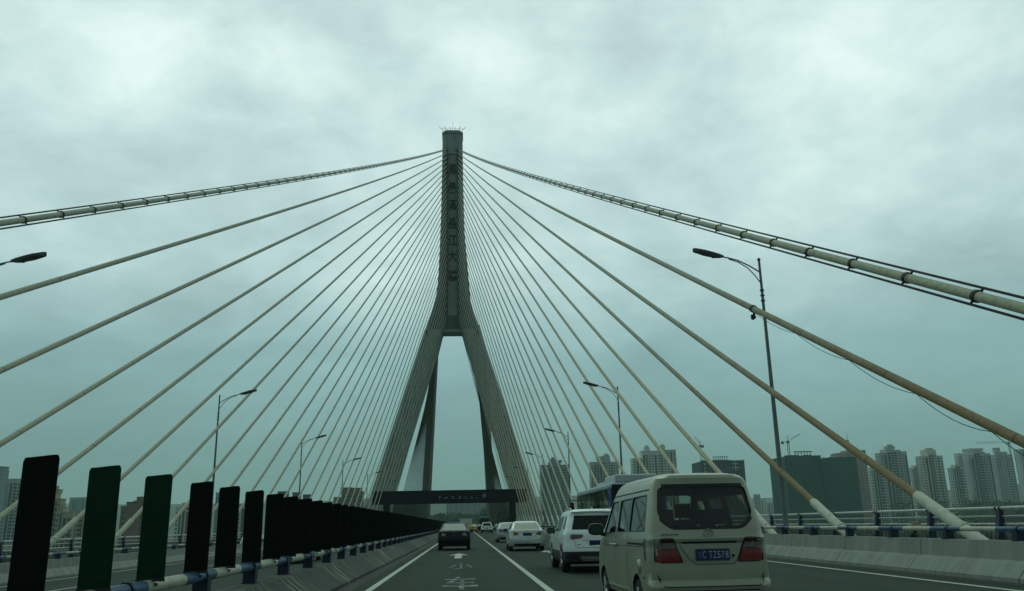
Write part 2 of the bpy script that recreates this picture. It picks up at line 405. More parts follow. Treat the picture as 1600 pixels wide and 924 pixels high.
# worn painted characters in the camera's lane
for ch, y0, y1, xc, w in (('小', 26.9, 31.0, -.14, .78), ('车', 18.4, 22.9, -.12, .80)):
    o = text_obj('road_lettering', ch, w, y1-y0, 0.0, M['worn'], None, Matrix.Translation((xc, (y0+y1)/2, .006)), bold=.02); tag(o, kind='structure')

# ------------------------------------------------------------------ concrete barriers
def barrier(name, prof, y0, y1, label, step=4.0, m='concrete'):
    mb = MB(); rings = []
    y = y0; pr = prof
    while y < y1:
        ye = min(y+step-.03, y1)
        mb.loft([[(x, yy, z) for x, z in pr] for yy in (y, ye)]); y += step
    o = mb.obj(name, M[m]); tag(o, label, 'barrier'); return o
med = [(-2.76, -.05), (-2.76, .07), (-3.02, .24), (-3.18, .36), (-3.27, .45), (-3.66, .45), (-3.72, .36), (-3.80, .24), (-3.95, .07), (-3.95, -.1)]
M['median'] = None
def barrier_streak():
    m = bpy.data.materials.new('streaked concrete'); m.use_nodes = True; T = NT(m.node_tree); bs = m.node_tree.nodes['Principled BSDF']
    tc = T.n('ShaderNodeTexCoord'); v = tc.outputs['Object']
    mp = T.n('ShaderNodeMapping'); mp.inputs['Scale'].default_value = (.5, 3.6, .5); T.l(v, mp.inputs[0])
    n = T.noise(mp.outputs[0], 1.3, 3, .5); n2 = T.noise(v, 1.0, 6, .65); n4 = T.noise(v, .12, 2, .5)
    c = T.mix(T.ramp(n2, [(.3, 0.0), (.7, 1.0)]), (.028, .038, .030), (.055, .070, .055))
    f = T.math('MULTIPLY', T.ramp(n, [(.55, 0.0), (.58, 1.0)]), T.ramp(n4, [(.42, 0.0), (.52, 1.0)]))
    c = T.mix(T.math('MULTIPLY', f, .8), c, (.26, .25, .17))
    T.l(c, bs.inputs['Base Color']); bs.inputs['Roughness'].default_value = .85
    return m
M['median'] = barrier_streak()
barrier('median_barrier', med, -80, 900, 'dark streaked concrete median barrier running along the left lane', 6.0, 'median')
rb = [(10.80, -.05), (10.80, .09), (11.02, .34), (11.16, .40), (11.22, .78), (11.50, .78), (11.55, .1), (11.55, -.05)]
barrier('roadside_barrier', rb, -80, 470, 'pale concrete barrier with sloping foot along the right edge of the road', 4.2)
lb = [(2*CX-x, z-.60) for x, z in rb]
lb = [(x+(.0), z) for x, z in lb]
barrier('roadside_barrier', lb, -80, 470, 'pale concrete barrier along the far left edge behind the panels', 4.2)

# ------------------------------------------------------------------ rails
def stripe_mat(name, period, phase, duty=.5):
    m = bpy.data.materials.new(name); m.use_nodes = True; T = NT(m.node_tree); bs = m.node_tree.nodes['Principled BSDF']
    tc = T.n('ShaderNodeTexCoord'); sp = T.n('ShaderNodeSeparateXYZ'); T.l(tc.outputs['Object'], sp.inputs[0])
    f = T.math('FRACT', T.math('DIVIDE', T.math('SUBTRACT', sp.outputs[1], phase-100*period), period))
    s = T.math('LESS_THAN', f, duty)
    n = T.noise(tc.outputs['Object'], 6, 6, .7); k = T.ramp(n, [(.3, .7), (.7, 1.2)])
    c = T.mix(s, (.46, .47, .37), (.028, .088, .17)); c = T.mix(1.0, c, k, 'MULTIPLY')
    n2 = T.noise(tc.outputs['Object'], 13, 5, .7); c = T.mix(T.ramp(n2, [(.62, 0.0), (.7, .8)]), c, (.05, .045, .035))
    T.l(c, bs.inputs['Base Color']); bs.inputs['Roughness'].default_value = .5
    return m
def plate_post(h, w=.20, t=.03, lean=0.0):
    mb = MB(); mb.loft([[(x, -t/2, z) for x, z in ((-w/2, 0), (w/2, 0), (w/2, h), (-w/2, h))], [(x, t/2, z) for x, z in ((-w/2, 0), (w/2, 0), (w/2, h), (-w/2, h))]])
    mb.box(-w/2-.02, w/2+.02, -t/2-.03, t/2+.03, 0, .015)
    return mb
def pipe_rail(name, x, zb, zc, r, y0, y1, posts_y, stripes, label, pw=.2):
    t = empty(name, (x, 0, zb), label, 'guardrail')
    mb = MB(); n = 40; mb.tube([(0, y0+(y1-y0)*i/n, zc-zb) for i in range(n+1)], r, 14)
    mb.obj('rail_pipe', stripes, t, 60)
    pm = MB(); p = plate_post(zc-zb-r*.4, pw, .16 if pw > .15 else .1); me = p.mesh('post'); me.materials.append(M['bluepaint'])
    cm = MB()
    cm.tube([(0, -.035, 0), (0, .035, 0)], r+.018, 14); cme = cm.mesh('clamp', 60); cme.materials.append(M['bluepaint'])
    for y in posts_y:
        po = inst('post', me, t, (0, y, 0)); inst('clamp', cme, po, (0, .0, zc-zb))
    return t
st1 = stripe_mat('blue and white pipe paint', 2.62, 11.15)
py = [12-2.62*5+2.62*k for k in range(94)]
pipe_rail('median_guardrail', -3.53, .45, .71, .072, -8, 245, py, st1, 'blue and white pipe rail on the median barrier under the panels')
st2 = stripe_mat('blue and white kerb rail paint', 2.6, 16.55)
py2 = [17.15-2.6*4+2.6*k for k in range(88)]
pipe_rail('roadside_guardrail', 11.33, .78, 1.01, .055, 0, 240, py2, st2, 'blue and white pipe rail on top of the right roadside barrier')
pipe_rail('roadside_guardrail', 2*CX-11.33, .18, .41, .055, 0, 240, py2, st2, 'blue and white pipe rail on top of the far left barrier')
def outer_rail(x, zb, sgn, label):
    t = empty('walkway_railing', (x, 0, zb), label, 'railing')
    for zz, r, nm in ((1.36, .055, 'top_rail'), (1.12, .03, 'middle_rail'), (.88, .042, 'lower_rail')):
        mb = MB(); mb.tube([(sgn*(1.36-zz)*.12, y, zz) for y in range(-20, 261, 20)], r, 10); mb.obj(nm, M['steel'], t, 60)
    # post: curved blue plate
    pr = [(0, -.10), (0, .14), (.45, .11), (.9, .06), (1.3, .02)]
    mb = MB(); rings = []
    for yy in (-.09, .09):
        ring = [(sgn*(.12), yy, 0), (-sgn*.22, yy, 0), (-sgn*.20, yy, .5), (-sgn*.10, yy, .95), (-sgn*.03, yy, 1.36), (sgn*.07, yy, 1.40), (sgn*.10, yy, 1.1), (sgn*.05, yy, .8), (sgn*.10, yy, .4)]
        rings.append(ring)
    mb.loft(rings); me = mb.mesh('post'); me.materials.append(M['bluepaint'])
    cm = MB(); cm.tube([(0, -.13, 1.36), (0, -.08, 1.36)], .075, 12); cm.tube([(0, .08, 1.36), (0, .13, 1.36)], .075, 12); cme = cm.mesh('rail_cap', 60); cme.materials.append(M['bluepaint'])
    y = 25.6-3.95*10
    while y < 255:
        po = inst('post', me, t, (0, y, 0)); inst('rail_cap', cme, po); y += 3.95
    # infill of bent bars: countless thin bars, one part
    mb = MB()
    for k in range(0, 1150):
        y = -20+k*.24; 
        if y > 255: break
        mb.tube([(0, y, .02), (-sgn*.05, y, .3), (-sgn*.06, y, .6), (-sgn*.02, y, .86)], .022 if y < 60 else .03, 4, False)
    b = mb.obj('infill_bar', M['infill'], t); tag(b, kind='stuff')
    return t
M['infill'] = mat('grey green bars', (.07, .09, .075), .7, var=.3, scale=6)
outer_rail(16.4, .14, 1, 'walkway railing with blue posts and steel tubes along the right bridge edge')
outer_rail(2*CX-16.4, -.42, -1, 'walkway railing with blue posts and steel tubes along the far left bridge edge')

# ------------------------------------------------------------------ antiglare panels
def panel_mesh(h, w, r, mtl):
    mb = MB(); n = 8; out = []
    for i in range(-n, n+1):
        x = w/2*i/n; yb = .018*math.sin(i/n*math.pi)
        out.append((x, yb))
    def zt(x):
        dx = max(0, abs(x)-(w/2-r)); return h-(r-math.sqrt(max(r*r-dx*dx, 0)))+.008*math.sin(x*14)
    rings = []
    for side in (-.004, .004):
        rings.append([(x, y+side, 0) for x, y in out]+[(x, y+side, zt(x)) for x, y in reversed(out)])
    mb.loft(rings)
    me = mb.mesh('antiglare_panel', 40); me.materials.append(mtl); return me
pm_dark = panel_mesh(1.15, .345, .035, M['panel']); pm_green = panel_mesh(1.15, .345, .035, M['panel_green'])
bk = MB(); bk.box(-.17, .17, -.02, .02, -.018, 0.012); bk.box(-.02, .02, -.03, .03, -.09, -.01); bk.tube([(-.03, 0, -.08), (-.03, 0, .0)], .012, 6); bk.tube([(.06, -.02, -.05), (.10, -.02, -.05)], .02, 6)
bkm = bk.mesh('bracket'); bkm.materials.append(M['darkmetal'])
plab = ['big dark antiglare panel at the left edge, nearest to the camera', 'dark green antiglare panel, second nearest the camera', 'dark green antiglare panel, third nearest, clear of its neighbours',
        'black antiglare panel, fourth nearest the camera', 'black antiglare panel, fifth from the left edge', 'black antiglare panel, sixth from the left, just before the panels merge']
k = 0; y = 7.28; PY = [7.28, 8.57, 10.05, 11.68, 13.05, 14.62]
while y < 246:
    if k < 6: y = PY[k]
    lab = plab[k] if k < 6 else 'dark antiglare panel in the long row that merges into a black wall'
    o = bpy.data.objects.new('antiglare_panel', None); COL.objects.link(o); o.location = (-3.53, y, .78); o.rotation_euler.z = R(-14+random.uniform(-3, 3)); o.empty_display_size = .2
    o.rotation_euler.y = R(random.uniform(-.6, .6))
    tag(o, lab, 'panel', 'antiglare panels along the median rail')
    inst('screen', pm_green if k in (1, 2) else pm_dark, o); inst('bracket', bkm, o)
    y += 1.49; k += 1

# ------------------------------------------------------------------ pylon
def pour_joints(m, step=4.5):
    T = NT(m.node_tree); bs = m.node_tree.nodes['Principled BSDF']; src = bs.inputs['Base Color'].links[0].from_socket
    tc = T.n('ShaderNodeTexCoord'); sp = T.n('ShaderNodeSeparateXYZ'); T.l(tc.outputs['Object'], sp.inputs[0])
    f = T.math('FRACT', T.math('DIVIDE', T.math('ADD', sp.outputs[2], 90.0), step))
    j = T.ramp(f, [(0.0, .72), (.03, .72), (.05, 1.0), (1.0, 1.0)])
    mp = T.n('ShaderNodeMapping'); mp.inputs['Scale'].default_value = (1.6, 1.6, .05); T.l(tc.outputs['Object'], mp.inputs[0])
    st = T.ramp(T.noise(mp.outputs[0], 1.0, 5, .7), [(.35, .72), (.62, 1.08)])
    c = T.mix(1.0, T.mix(1.0, src, j, 'MULTIPLY'), st, 'MULTIPLY'); T.l(c, bs.inputs['Base Color'])
M['shaft'] = mat('darker shaft concrete', (.13, .165, .155), .8, var=.12, scale=.25)  # base tone darker than the concrete of the legs
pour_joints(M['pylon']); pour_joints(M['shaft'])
def build_pylon():
    t = empty('bridge_pylon', (CX, T_Y, 0), 'tall grey concrete bridge pylon with two spread legs and dark characters', 'bridge pylon')
    YF = .3; DEP = 7.0; YB = YF+DEP
    def hx(z): return float(np.interp(z, [57.8, 60.5, 64, 68.5, 72, 76.5, 85, 95, 105, 123], [8.2, 7.35, 6.1, 4.95, 4.5, 4.2, 3.85, 3.55, 3.35, 3.15]))
    # shaft with a recess on both faces
    rings = []
    for z in [57.8, 59, 60.5, 62, 64, 66, 68.5, 70, 72, 74, 76.5, 80, 85, 90, 95, 100, 105, 110, 115]:
        h = hx(z); ch = min(.9, h-2); r = 1.45+max(0, (76-z))*.02; rc = .5
        rings.append([(-h, YF+ch, z), (-h+ch, YF, z), (-r, YF, z), (-r, YF+rc, z), (r, YF+rc, z), (r, YF, z), (h-ch, YF, z), (h, YF+ch, z),
                      (h, YB-ch, z), (h-ch, YB, z), (r, YB, z), (r, YB-rc, z), (-r, YB-rc, z), (-r, YB, z), (-h+ch, YB, z), (-h, YB-ch, z)])
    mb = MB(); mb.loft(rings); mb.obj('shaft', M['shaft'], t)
    # head
    rings = []
    for z, e in ((115, 0), (121.9, 0), (121.9, .18), (122.5, .18), (122.9, .05)):
        h = hx(z)+e; ch = 1.25
        rings.append([(-h, YF+ch-e, z), (-h+ch, YF-e, z), (h-ch, YF-e, z), (h, YF+ch-e, z), (h, YB-ch+e, z), (h-ch, YB+e, z), (-h+ch, YB+e, z), (-h, YB-ch+e, z)])
    mb = MB(); mb.loft(rings); mb.obj('pylon_head', M['pylon'], t)
    mb = MB(); mb.box(-1.44, 1.44, YF+.35, YF+.496, 62, 114.9); mb.obj('recess_panel', M['pylon_dark'], t)
    mb = MB(); mb.box(-1.8, 1.8, YF-.12, YF+.3, 114.7, 115.2); mb.obj('ledge', M['pylon_dark'], t)
    # legs
    for s in (-1, 1):
        rings = []
        for z in [63, 60.5, 57.8, 50, 40, 30, 20, 10, 3, -3, -12, -34]:
            if z >= -3: c = 5.45+(57.8-z)*.302; wd = 5.7+(57.8-z)*.016
            else: c = 23.8-(-3-z)*.2; wd = 6.8
            if z > 57.8: c = 4.2 if z > 61 else 4.6; wd = 3.4 if z > 61 else 4.5
            a, b = s*(c-wd/2), s*(c+wd/2); ch = .7; y0, y1 = YF+.02+(.3 if z > 57.8 else 0), YB-.02
            rings.append([(a+s*ch, y0, z), (b-s*ch, y0, z), (b, y0+ch, z), (b, y1-ch, z), (b-s*ch, y1, z), (a+s*ch, y1, z), (a, y1-ch, z), (a, y0+ch, z)])
        mb = MB(); mb.loft(rings); mb.obj('leg', M['pylon'], t)
    mb = MB(); mb.box(-2.9, 2.9, YF+.4, YB-.4, 57.0, 57.85); mb.obj('crown_beam', M['pylon_dark'], t)
    mb = MB(); mb.box(-21.5, 21.5, YF+.6, YB-.6, -8.5, -4); mb.obj('cross_beam', M['pylon'], t)
    # inscription
    for ch, z in zip('馬桑溪長江大橋', (109.4, 103.2, 97.5, 91.3, 85.9, 80.8, 74.4)):
        text_obj('inscription_character', ch, 2.7, 3.7, .04, M['ink'], t, Matrix.Translation((0, YF+.30, z)) @ FACE_BACK, bold=.018)
    # anchor pockets in two rows
    mb = MB(); mb.box(-.22, .22, -.30, .08, -.55, .55, Matrix.Rotation(R(18), 4, 'Y')); me = mb.mesh('anchor_pocket'); me.materials.append(M['ink'])
    for i in range(30):
        z = HT(i)
        for s in (-1, 1): inst('anchor_pocket', me, t, (s*(1.62+max(0, (76-z))*.03), YF, z-.2), (0, 0, 0), (s, 1, 1))
    # top: parapet, beacon, aerials, rod
    mb = MB(); mb.tube([(0, 3.8, 122.9), (0, 3.8, 124.0), (0, 3.8, 124.5)], [.5, .5, .1], 10); mb.obj('beacon', M['lamp'], t, 50)
    mb = MB(); mb.tube([(0, 3.8, 124.4), (0, 3.8, 127.6)], .035, 6); mb.obj('lightning_rod', M['darkmetal'], t)
    for x, y, dx, l in ((-2.9, .4, -1.3, 1.2), (2.9, .4, 1.3, 1.2), (-2.2, .3, -.3, 1.5), (2.2, .3, .3, 1.5), (-.8, .3, 0, 1.2), (.8, .3, 0, 1.2)):
        mb = MB(); mb.tube([(x, y, 122.8), (x+dx, y, 122.8+l)], .07, 6); mb.obj('aerial', M['darkmetal'], t)
    mb = MB()
    for x in np.linspace(-3.2, 3.2, 9): mb.tube([(x, .15, 122.8), (x, .15, 123.5)], .03, 4)
    mb.tube([(-3.2, .15, 123.5), (3.2, .15, 123.5)], .04, 4); mb.obj('parapet_rail', M['darkmetal'], t)
    for s in (-1, 1):
        mb = MB(); mb.box(s*7.6-.3, s*7.6+.3, YF-.2, YF+.1, 56, 57.4); mb.tube([(s*7.6, YF-.1, 55.3), (s*7.6, YF-.1, 56)], .15, 6); mb.obj('floodlight', M['ink'], t)
def HT(i): return 116.3-1.34*i-.0175*i*i
build_pylon()
# the slender legs of the portal at the far end of the side span
M['farleg'] = mat('warm far concrete', (.13, .125, .095), .85, var=.12, scale=.3); pour_joints(M['farleg'], 5)
t = empty('far_portal', (CX, 474, 0), 'pair of slender brownish legs standing beyond the pylon, seen through its opening', 'portal pylon')
for s_ in (-1, 1):
    rings = []
    for z in (-12, 0, 30, 60, 96, 114):
        c = 18.7-z*.052-(max(0, z-96))*.12; w_ = 2.6-.006*z
        rings.append([(s_*(c-w_), 0, z), (s_*(c+w_), 0, z), (s_*(c+w_), 4.5, z), (s_*(c-w_), 4.5, z)])
    mb = MB(); mb.loft(rings); mb.obj('leg', M['farleg'], t)
mb = MB(); mb.box(-10.5, 10.5, .5, 4, 110.5, 113.8); mb.obj('cross_beam', M['farleg'], t)
# rear piers of the side span
for y in (330, 410):
    mb = MB()
    t = empty('bridge_pier', (CX, y, -32), 'concrete pier under the side span beyond the pylon, at %s' % ('its middle' if y == 330 else 'its far end'), 'pier')
    for s in (-1, 1):
        mb = MB(); mb.tube([(s*10, 0, 0), (s*10, 0, 28)], 1.3, 12); mb.obj('column', M['concrete'], t, 50)

# ------------------------------------------------------------------ stay cables
ORD = 'first second third fourth fifth sixth seventh eighth ninth tenth eleventh twelfth thirteenth fourteenth fifteenth sixteenth seventeenth eighteenth nineteenth twentieth twenty-first twenty-second twenty-third twenty-fourth twenty-fifth twenty-sixth twenty-seventh twenty-eighth twenty-ninth thirtieth'.split()
def cable_pts(side, i, rear=False, n=36):
    top = Vector((CX+side*1.6, T_Y+.25, HT(i)))
    if not rear:
        yb = 6.8+7.70*i+(-1.1 if side < 0 else 0)
        bot = Vector((CX+side*17.2, yb, .6))
    else:
        top.y = T_Y+7.2; bot = Vector((CX+side*17.2, T_Y+(218-7.1*i), .6))
    L = abs(top.y-bot.y); S = 1.85e-5*L*L
    P = []
    for k in range(n+1):
        t = k/n; p = bot.lerp(top, t); p.z -= S*4*t*(1-t); P.append(p)
    return P
def add_cable(side, i, rear=False):
    P = cable_pts(side, i, rear, 36 if not rear else 14)
    sd = 'right' if side > 0 else 'left'
    r = (.135-.0018*i) if not rear else .085
    dist = [0.0]
    for a, b in zip(P, P[1:]): dist.append(dist[-1]+(b-a).length)
    base = P[0]
    if rear:
        lab = 'thin stay cable in the dense fan behind the pylon, %s side' % sd; grp = 'rear stay cables on the %s' % sd
    else:
        lab = ('top stay cable on the %s, carrying two dark handrails' % sd) if i == 0 else '%s stay cable from the top on the %s side' % (ORD[i].capitalize(), sd)
        grp = 'stay cables on the %s side' % sd
    t = empty('stay_cable', base, lab, 'stay cable', grp)
    Q = [p-base for p in P]
    d = (Q[1]-Q[0]).normalized()
    mb = MB(); mb.tube(Q, r, 12 if not rear else 5, True, dist)
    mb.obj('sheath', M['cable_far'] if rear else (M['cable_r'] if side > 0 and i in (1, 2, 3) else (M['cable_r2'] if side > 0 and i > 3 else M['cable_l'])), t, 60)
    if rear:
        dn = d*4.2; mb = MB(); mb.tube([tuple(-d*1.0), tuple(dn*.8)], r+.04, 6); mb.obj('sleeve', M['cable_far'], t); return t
    sl = 2.95
    mb = MB(); R2 = r*1.27
    mb.tube([tuple(-d*.05), tuple(d*.8), tuple(d*(sl-.08)), tuple(d*sl)], [R2, R2, R2, r*1.02], 14); mb.obj('sleeve', M['sleeve'] if side > 0 else M['sleeve_l'], t, 50)
    mb = MB(); mb.tube([tuple(d*.75), tuple(d*.85)], R2+.025, 14); mb.obj('sleeve_collar', M['sleeve'], t, 50)
    mb = MB(); mb.tube([tuple(-d*1.1), tuple(-d*.5), tuple(-d*.04)], [R2*.55, R2*.8, R2*.98], 12); mb.obj('anchor_cap', MATS.get('cap') or mat('cap', (.62, .66, .62), .5, var=.1), t, 50)
    if i == 0:   # handrails and clamps along the top cable
        lat = d.cross(Vector((0, 0, 1))).normalized(); upv = lat.cross(d); lsd = 1 if (lat.x > 0) == (side > 0) else -1; dv = lat*lsd*.6+upv*.8
        for s in (-1, 1):
            off = (lat*lsd*.6+upv*.8)*s*.26
            mb = MB(); mb.tube([tuple(q+off) for q in Q], .038, 5); mb.obj('handrail', M['darkmetal'], t)
        cm = MB(); ring = []
        ax = d
        cm.tube([tuple(-ax*.06), tuple(ax*.06)], r+.035, 10)
        cm.tube([tuple(dv*-.27), tuple(dv*.27)], .035, 5)
        me = cm.mesh('rail_clamp'); me.materials.append(M['darkmetal'])
        s = 2.0
        tot = dist[-1]
        while s < tot-3:
            k = 0
            while dist[k+1] < s: k += 1
            p = Q[k].lerp(Q[k+1], (s-dist[k])/(dist[k+1]-dist[k])); inst('rail_clamp', me, t, p); s += 3.0
    return t
def at_dist(P, s):
    a = 0
    for p, q in zip(P, P[1:]):
        l = (q-p).length
        if a+l >= s: return p.lerp(q, (s-a)/l), (q-p).normalized()
        a += l
for i in range(30):
    for side in (-1, 1):
        t = add_cable(side, i)
        if (side, i) in ((1, 1), (-1, 2)):
            P = cable_pts(side, i); b0 = P[0]
            sd = 21.5 if side > 0 else 11.8
            p, d = at_dist(P, sd); p = p-b0
            mb = MB(); mb.tube([tuple(p-d*.09), tuple(p+d*.09)], .165, 12); mb.tube([tuple(p+Vector((0, 0, -.12))), tuple(p+Vector((0, 0, -.28)))], .05, 8)
            mb.tube([tuple(p+Vector((-.05, 0, -.26))), tuple(p+Vector((-.03, 0, -.42))), tuple(p+Vector((0, 0, -.46)))], [.10, .12, .06], 10); mb.obj('damper', M['darkmetal'], t, 50)
            if side > 0:
                pts = []
                S = [sd, 17.5, 13.6, 9.8, 6.6, 3.2]
                for a, b in zip(S, S[1:]):
                    pa, _ = at_dist(P, a); pb, _ = at_dist(P, b)
                    for k in range(8):
                        u = k/8; q = pa.lerp(pb, u)-b0; q.z -= .15+.26*4*u*(1-u)*(.5+.5*(sd-a)/18); pts.append(tuple(q))
                mb = MB(); mb.tube(pts, .011, 5); mb.obj('hanging_wire', M['darkmetal'], t)
for i in range(30):
    for side in (-1, 1): add_cable(side, i, True)

# ------------------------------------------------------------------ street lamps
def lamp_proto():
    t = empty('street_lamp', (0, 0, 0), 'x', 'street lamp', 'street lamps along the bridge')
    mb = MB(); mb.tube([(0, 0, 0), (0, 0, 4), (0, 0, 12.5)], [.12, .10, .055], 10); mb.box(-.2, .2, -.2, .2, 0, .05); mb.obj('pole', M['lamp'], t, 50)
    mb = MB(); mb.tube([(0, 0, 12.48), (0, 0, 12.56), (0, 0, 12.64)], [.05, .085, .02], 10); mb.obj('finial', M['lamp_head'], t, 50)
    mb = MB()
    for z in (10.62, 10.86, 11.1): mb.tube([(0, 0, z-.025), (0, 0, z+.025)], .10, 10)
    mb.obj('pole_ring', M['lamp_head'], t, 50)
    mb = MB(); mb.tube([(0, 0, 11.95), (-.5, 0, 12.27), (-1.0, 0, 12.52), (-1.45, 0, 12.64), (-1.75, 0, 12.70)], .032, 6)
    mb.obj('arm', M['lamp'], t, 60)
    mb = MB(); mb.tube([(0, 0, 11.4), (-.25, 0, 11.8), (-.55, 0, 12.15), (-.95, 0, 12.42), (-1.4, 0, 12.58)], .024, 6); mb.obj('arm_brace', M['lamp'], t, 60)
    rings = []
    for x, w, h0, h1 in ((-1.62, .06, -.05, .05), (-1.8, .12, -.10, .10), (-2.1, .17, -.15, .14), (-2.13, .17, -.11, .15), (-2.5, .19, -.08, .20), (-2.85, .14, -.0, .21), (-3.0, .05, .08, .18)):
        zc = 12.70+(-x-1.62)*.16
        rings.append([(x, -w, zc), (x, -w*.8, zc+h1*.7), (x, 0, zc+h1), (x, w*.8, zc+h1*.7), (x, w, zc), (x, w*.8, zc+h0*.8), (x, 0, zc+h0), (x, -w*.8, zc+h0*.8)])
    mb = MB(); mb.loft(rings); mb.obj('lamp_head', M['lamp_head'], t, 50)
    return t
lp = lamp_proto(); used = False
names_r = ['nearest on the right, its tall pole crossing the cables', 'second nearest on the right side', 'third nearest on the right side', 'fourth nearest on the right side', 'fifth nearest on the right, close before the pylon', 'sixth nearest on the right, beside the pylon leg']
for k in range(6):
    y = 35.3+36.4*k; lab = 'Grey curved-arm street lamp, '+names_r[k]
    if not used: lp.location = (13.35, y, .12); lp['label'] = lab; used = True
    else: copy_thing(lp, (13.35, y, .12), lab)
names_l = ['at the left picture edge, only its head showing', 'second nearest on the left side', 'third nearest on the left side', 'fourth nearest on the left side', 'fifth nearest on the left, before the pylon leg', 'sixth nearest on the left, behind the pylon leg']
for k in range(6):
    copy_thing(lp, (-20.35, 33.9+36.3*k, -.5), 'Grey curved-arm street lamp, '+names_l[k], math.pi)

# ------------------------------------------------------------------ sign gantry
M['gantry'] = mat('black gantry steel', (.004, .005, .005), .7, var=.3, scale=1.5, spec=.15)
M['gutter'] = mat('grimy gutter', (.018, .022, .018), .8, var=.4, scale=1.5)
M['gantry_mark'] = mat('pale sign marks', (.30, .33, .30), .6, var=.2, scale=2)
t = empty('sign_gantry', (CX, 200, 0), 'long black overhead sign gantry spanning the road before the pylon', 'gantry')
mb = MB(); mb.box(-17.9, 17.9, -.25, .25, 6.2, 9.25); mb.obj('sign_board', M['gantry'], t)
mb = MB()
for x in np.linspace(-17.6, 17.6, 19): mb.box(x-.05, x+.05, .26, .9, 6.3, 9.2)
mb.box(-17.8, 17.8, .9, 1.0, 6.4, 6.6); mb.box(-17.8, 17.8, .9, 1.0, 8.9, 9.1); mb.obj('truss', M['gantry'], t)
for s in (-1, 1):
    mb = MB(); mb.box(s*14.6-.75, s*14.6+.75, -.4, 1.2, -.5 if s < 0 else .0, 6.21); mb.obj('leg', M['gantry'], t)
# pale marks: approximate glyphs plus a ring round a number
for k, (x, kind) in enumerate(((-.9, 0), (.7, 1), (2.3, 2), (3.9, 3), (5.2, 4), (6.6, 5), (7.8, 6))):
    mb = MB(); x -= 1.6
    S = {0: [(0, .3, .3, .5), (.3, .5, .3, .1), (.3, .1, .05, -.2)], 1: [(-.3, .2, -.05, -.15), (-.05, -.15, .4, .3)], 2: [(-.3, .3, .0, .2), (0, .2, .3, .35), (-.1, -.1, .3, -.2), (.1, .3, .1, -.3)],
         3: [(-.25, -.3, .3, .35), (.0, .35, .35, .1), (-.2, .0, .1, -.2)], 4: [(-.3, -.25, -.2, -.2), (0, .35, .15, .1), (.1, .0, .35, -.2)], 5: [(-.35, -.3, -.25, -.2), (-.1, .35, .2, .05), (.15, .0, .4, -.25)], 6: [(0, .1, .1, -.25), (.1, -.25, -.1, -.25)]}[kind]
    for a, b, c, d in S: mb.tube([(x+a*.9, -.28, 7.45+b*.9), (x+c*.9, -.28, 7.45+d*.9)], .075, 5)
    mb.obj('sign_mark', M['gantry_mark'], t)
mb = MB(); mb.tube([(8.0+.46*math.cos(a), -.28, 7.9+.46*math.sin(a)) for a in np.linspace(0, 2*math.pi, 17)], .06, 5); mb.obj('sign_ring', M['gantry_mark'], t)
text_obj('sign_number', '60', .62, .5, .02, M['gantry_mark'], t, Matrix.Translation((8.0, -.27, 7.9)) @ FACE_BACK, bold=.02)

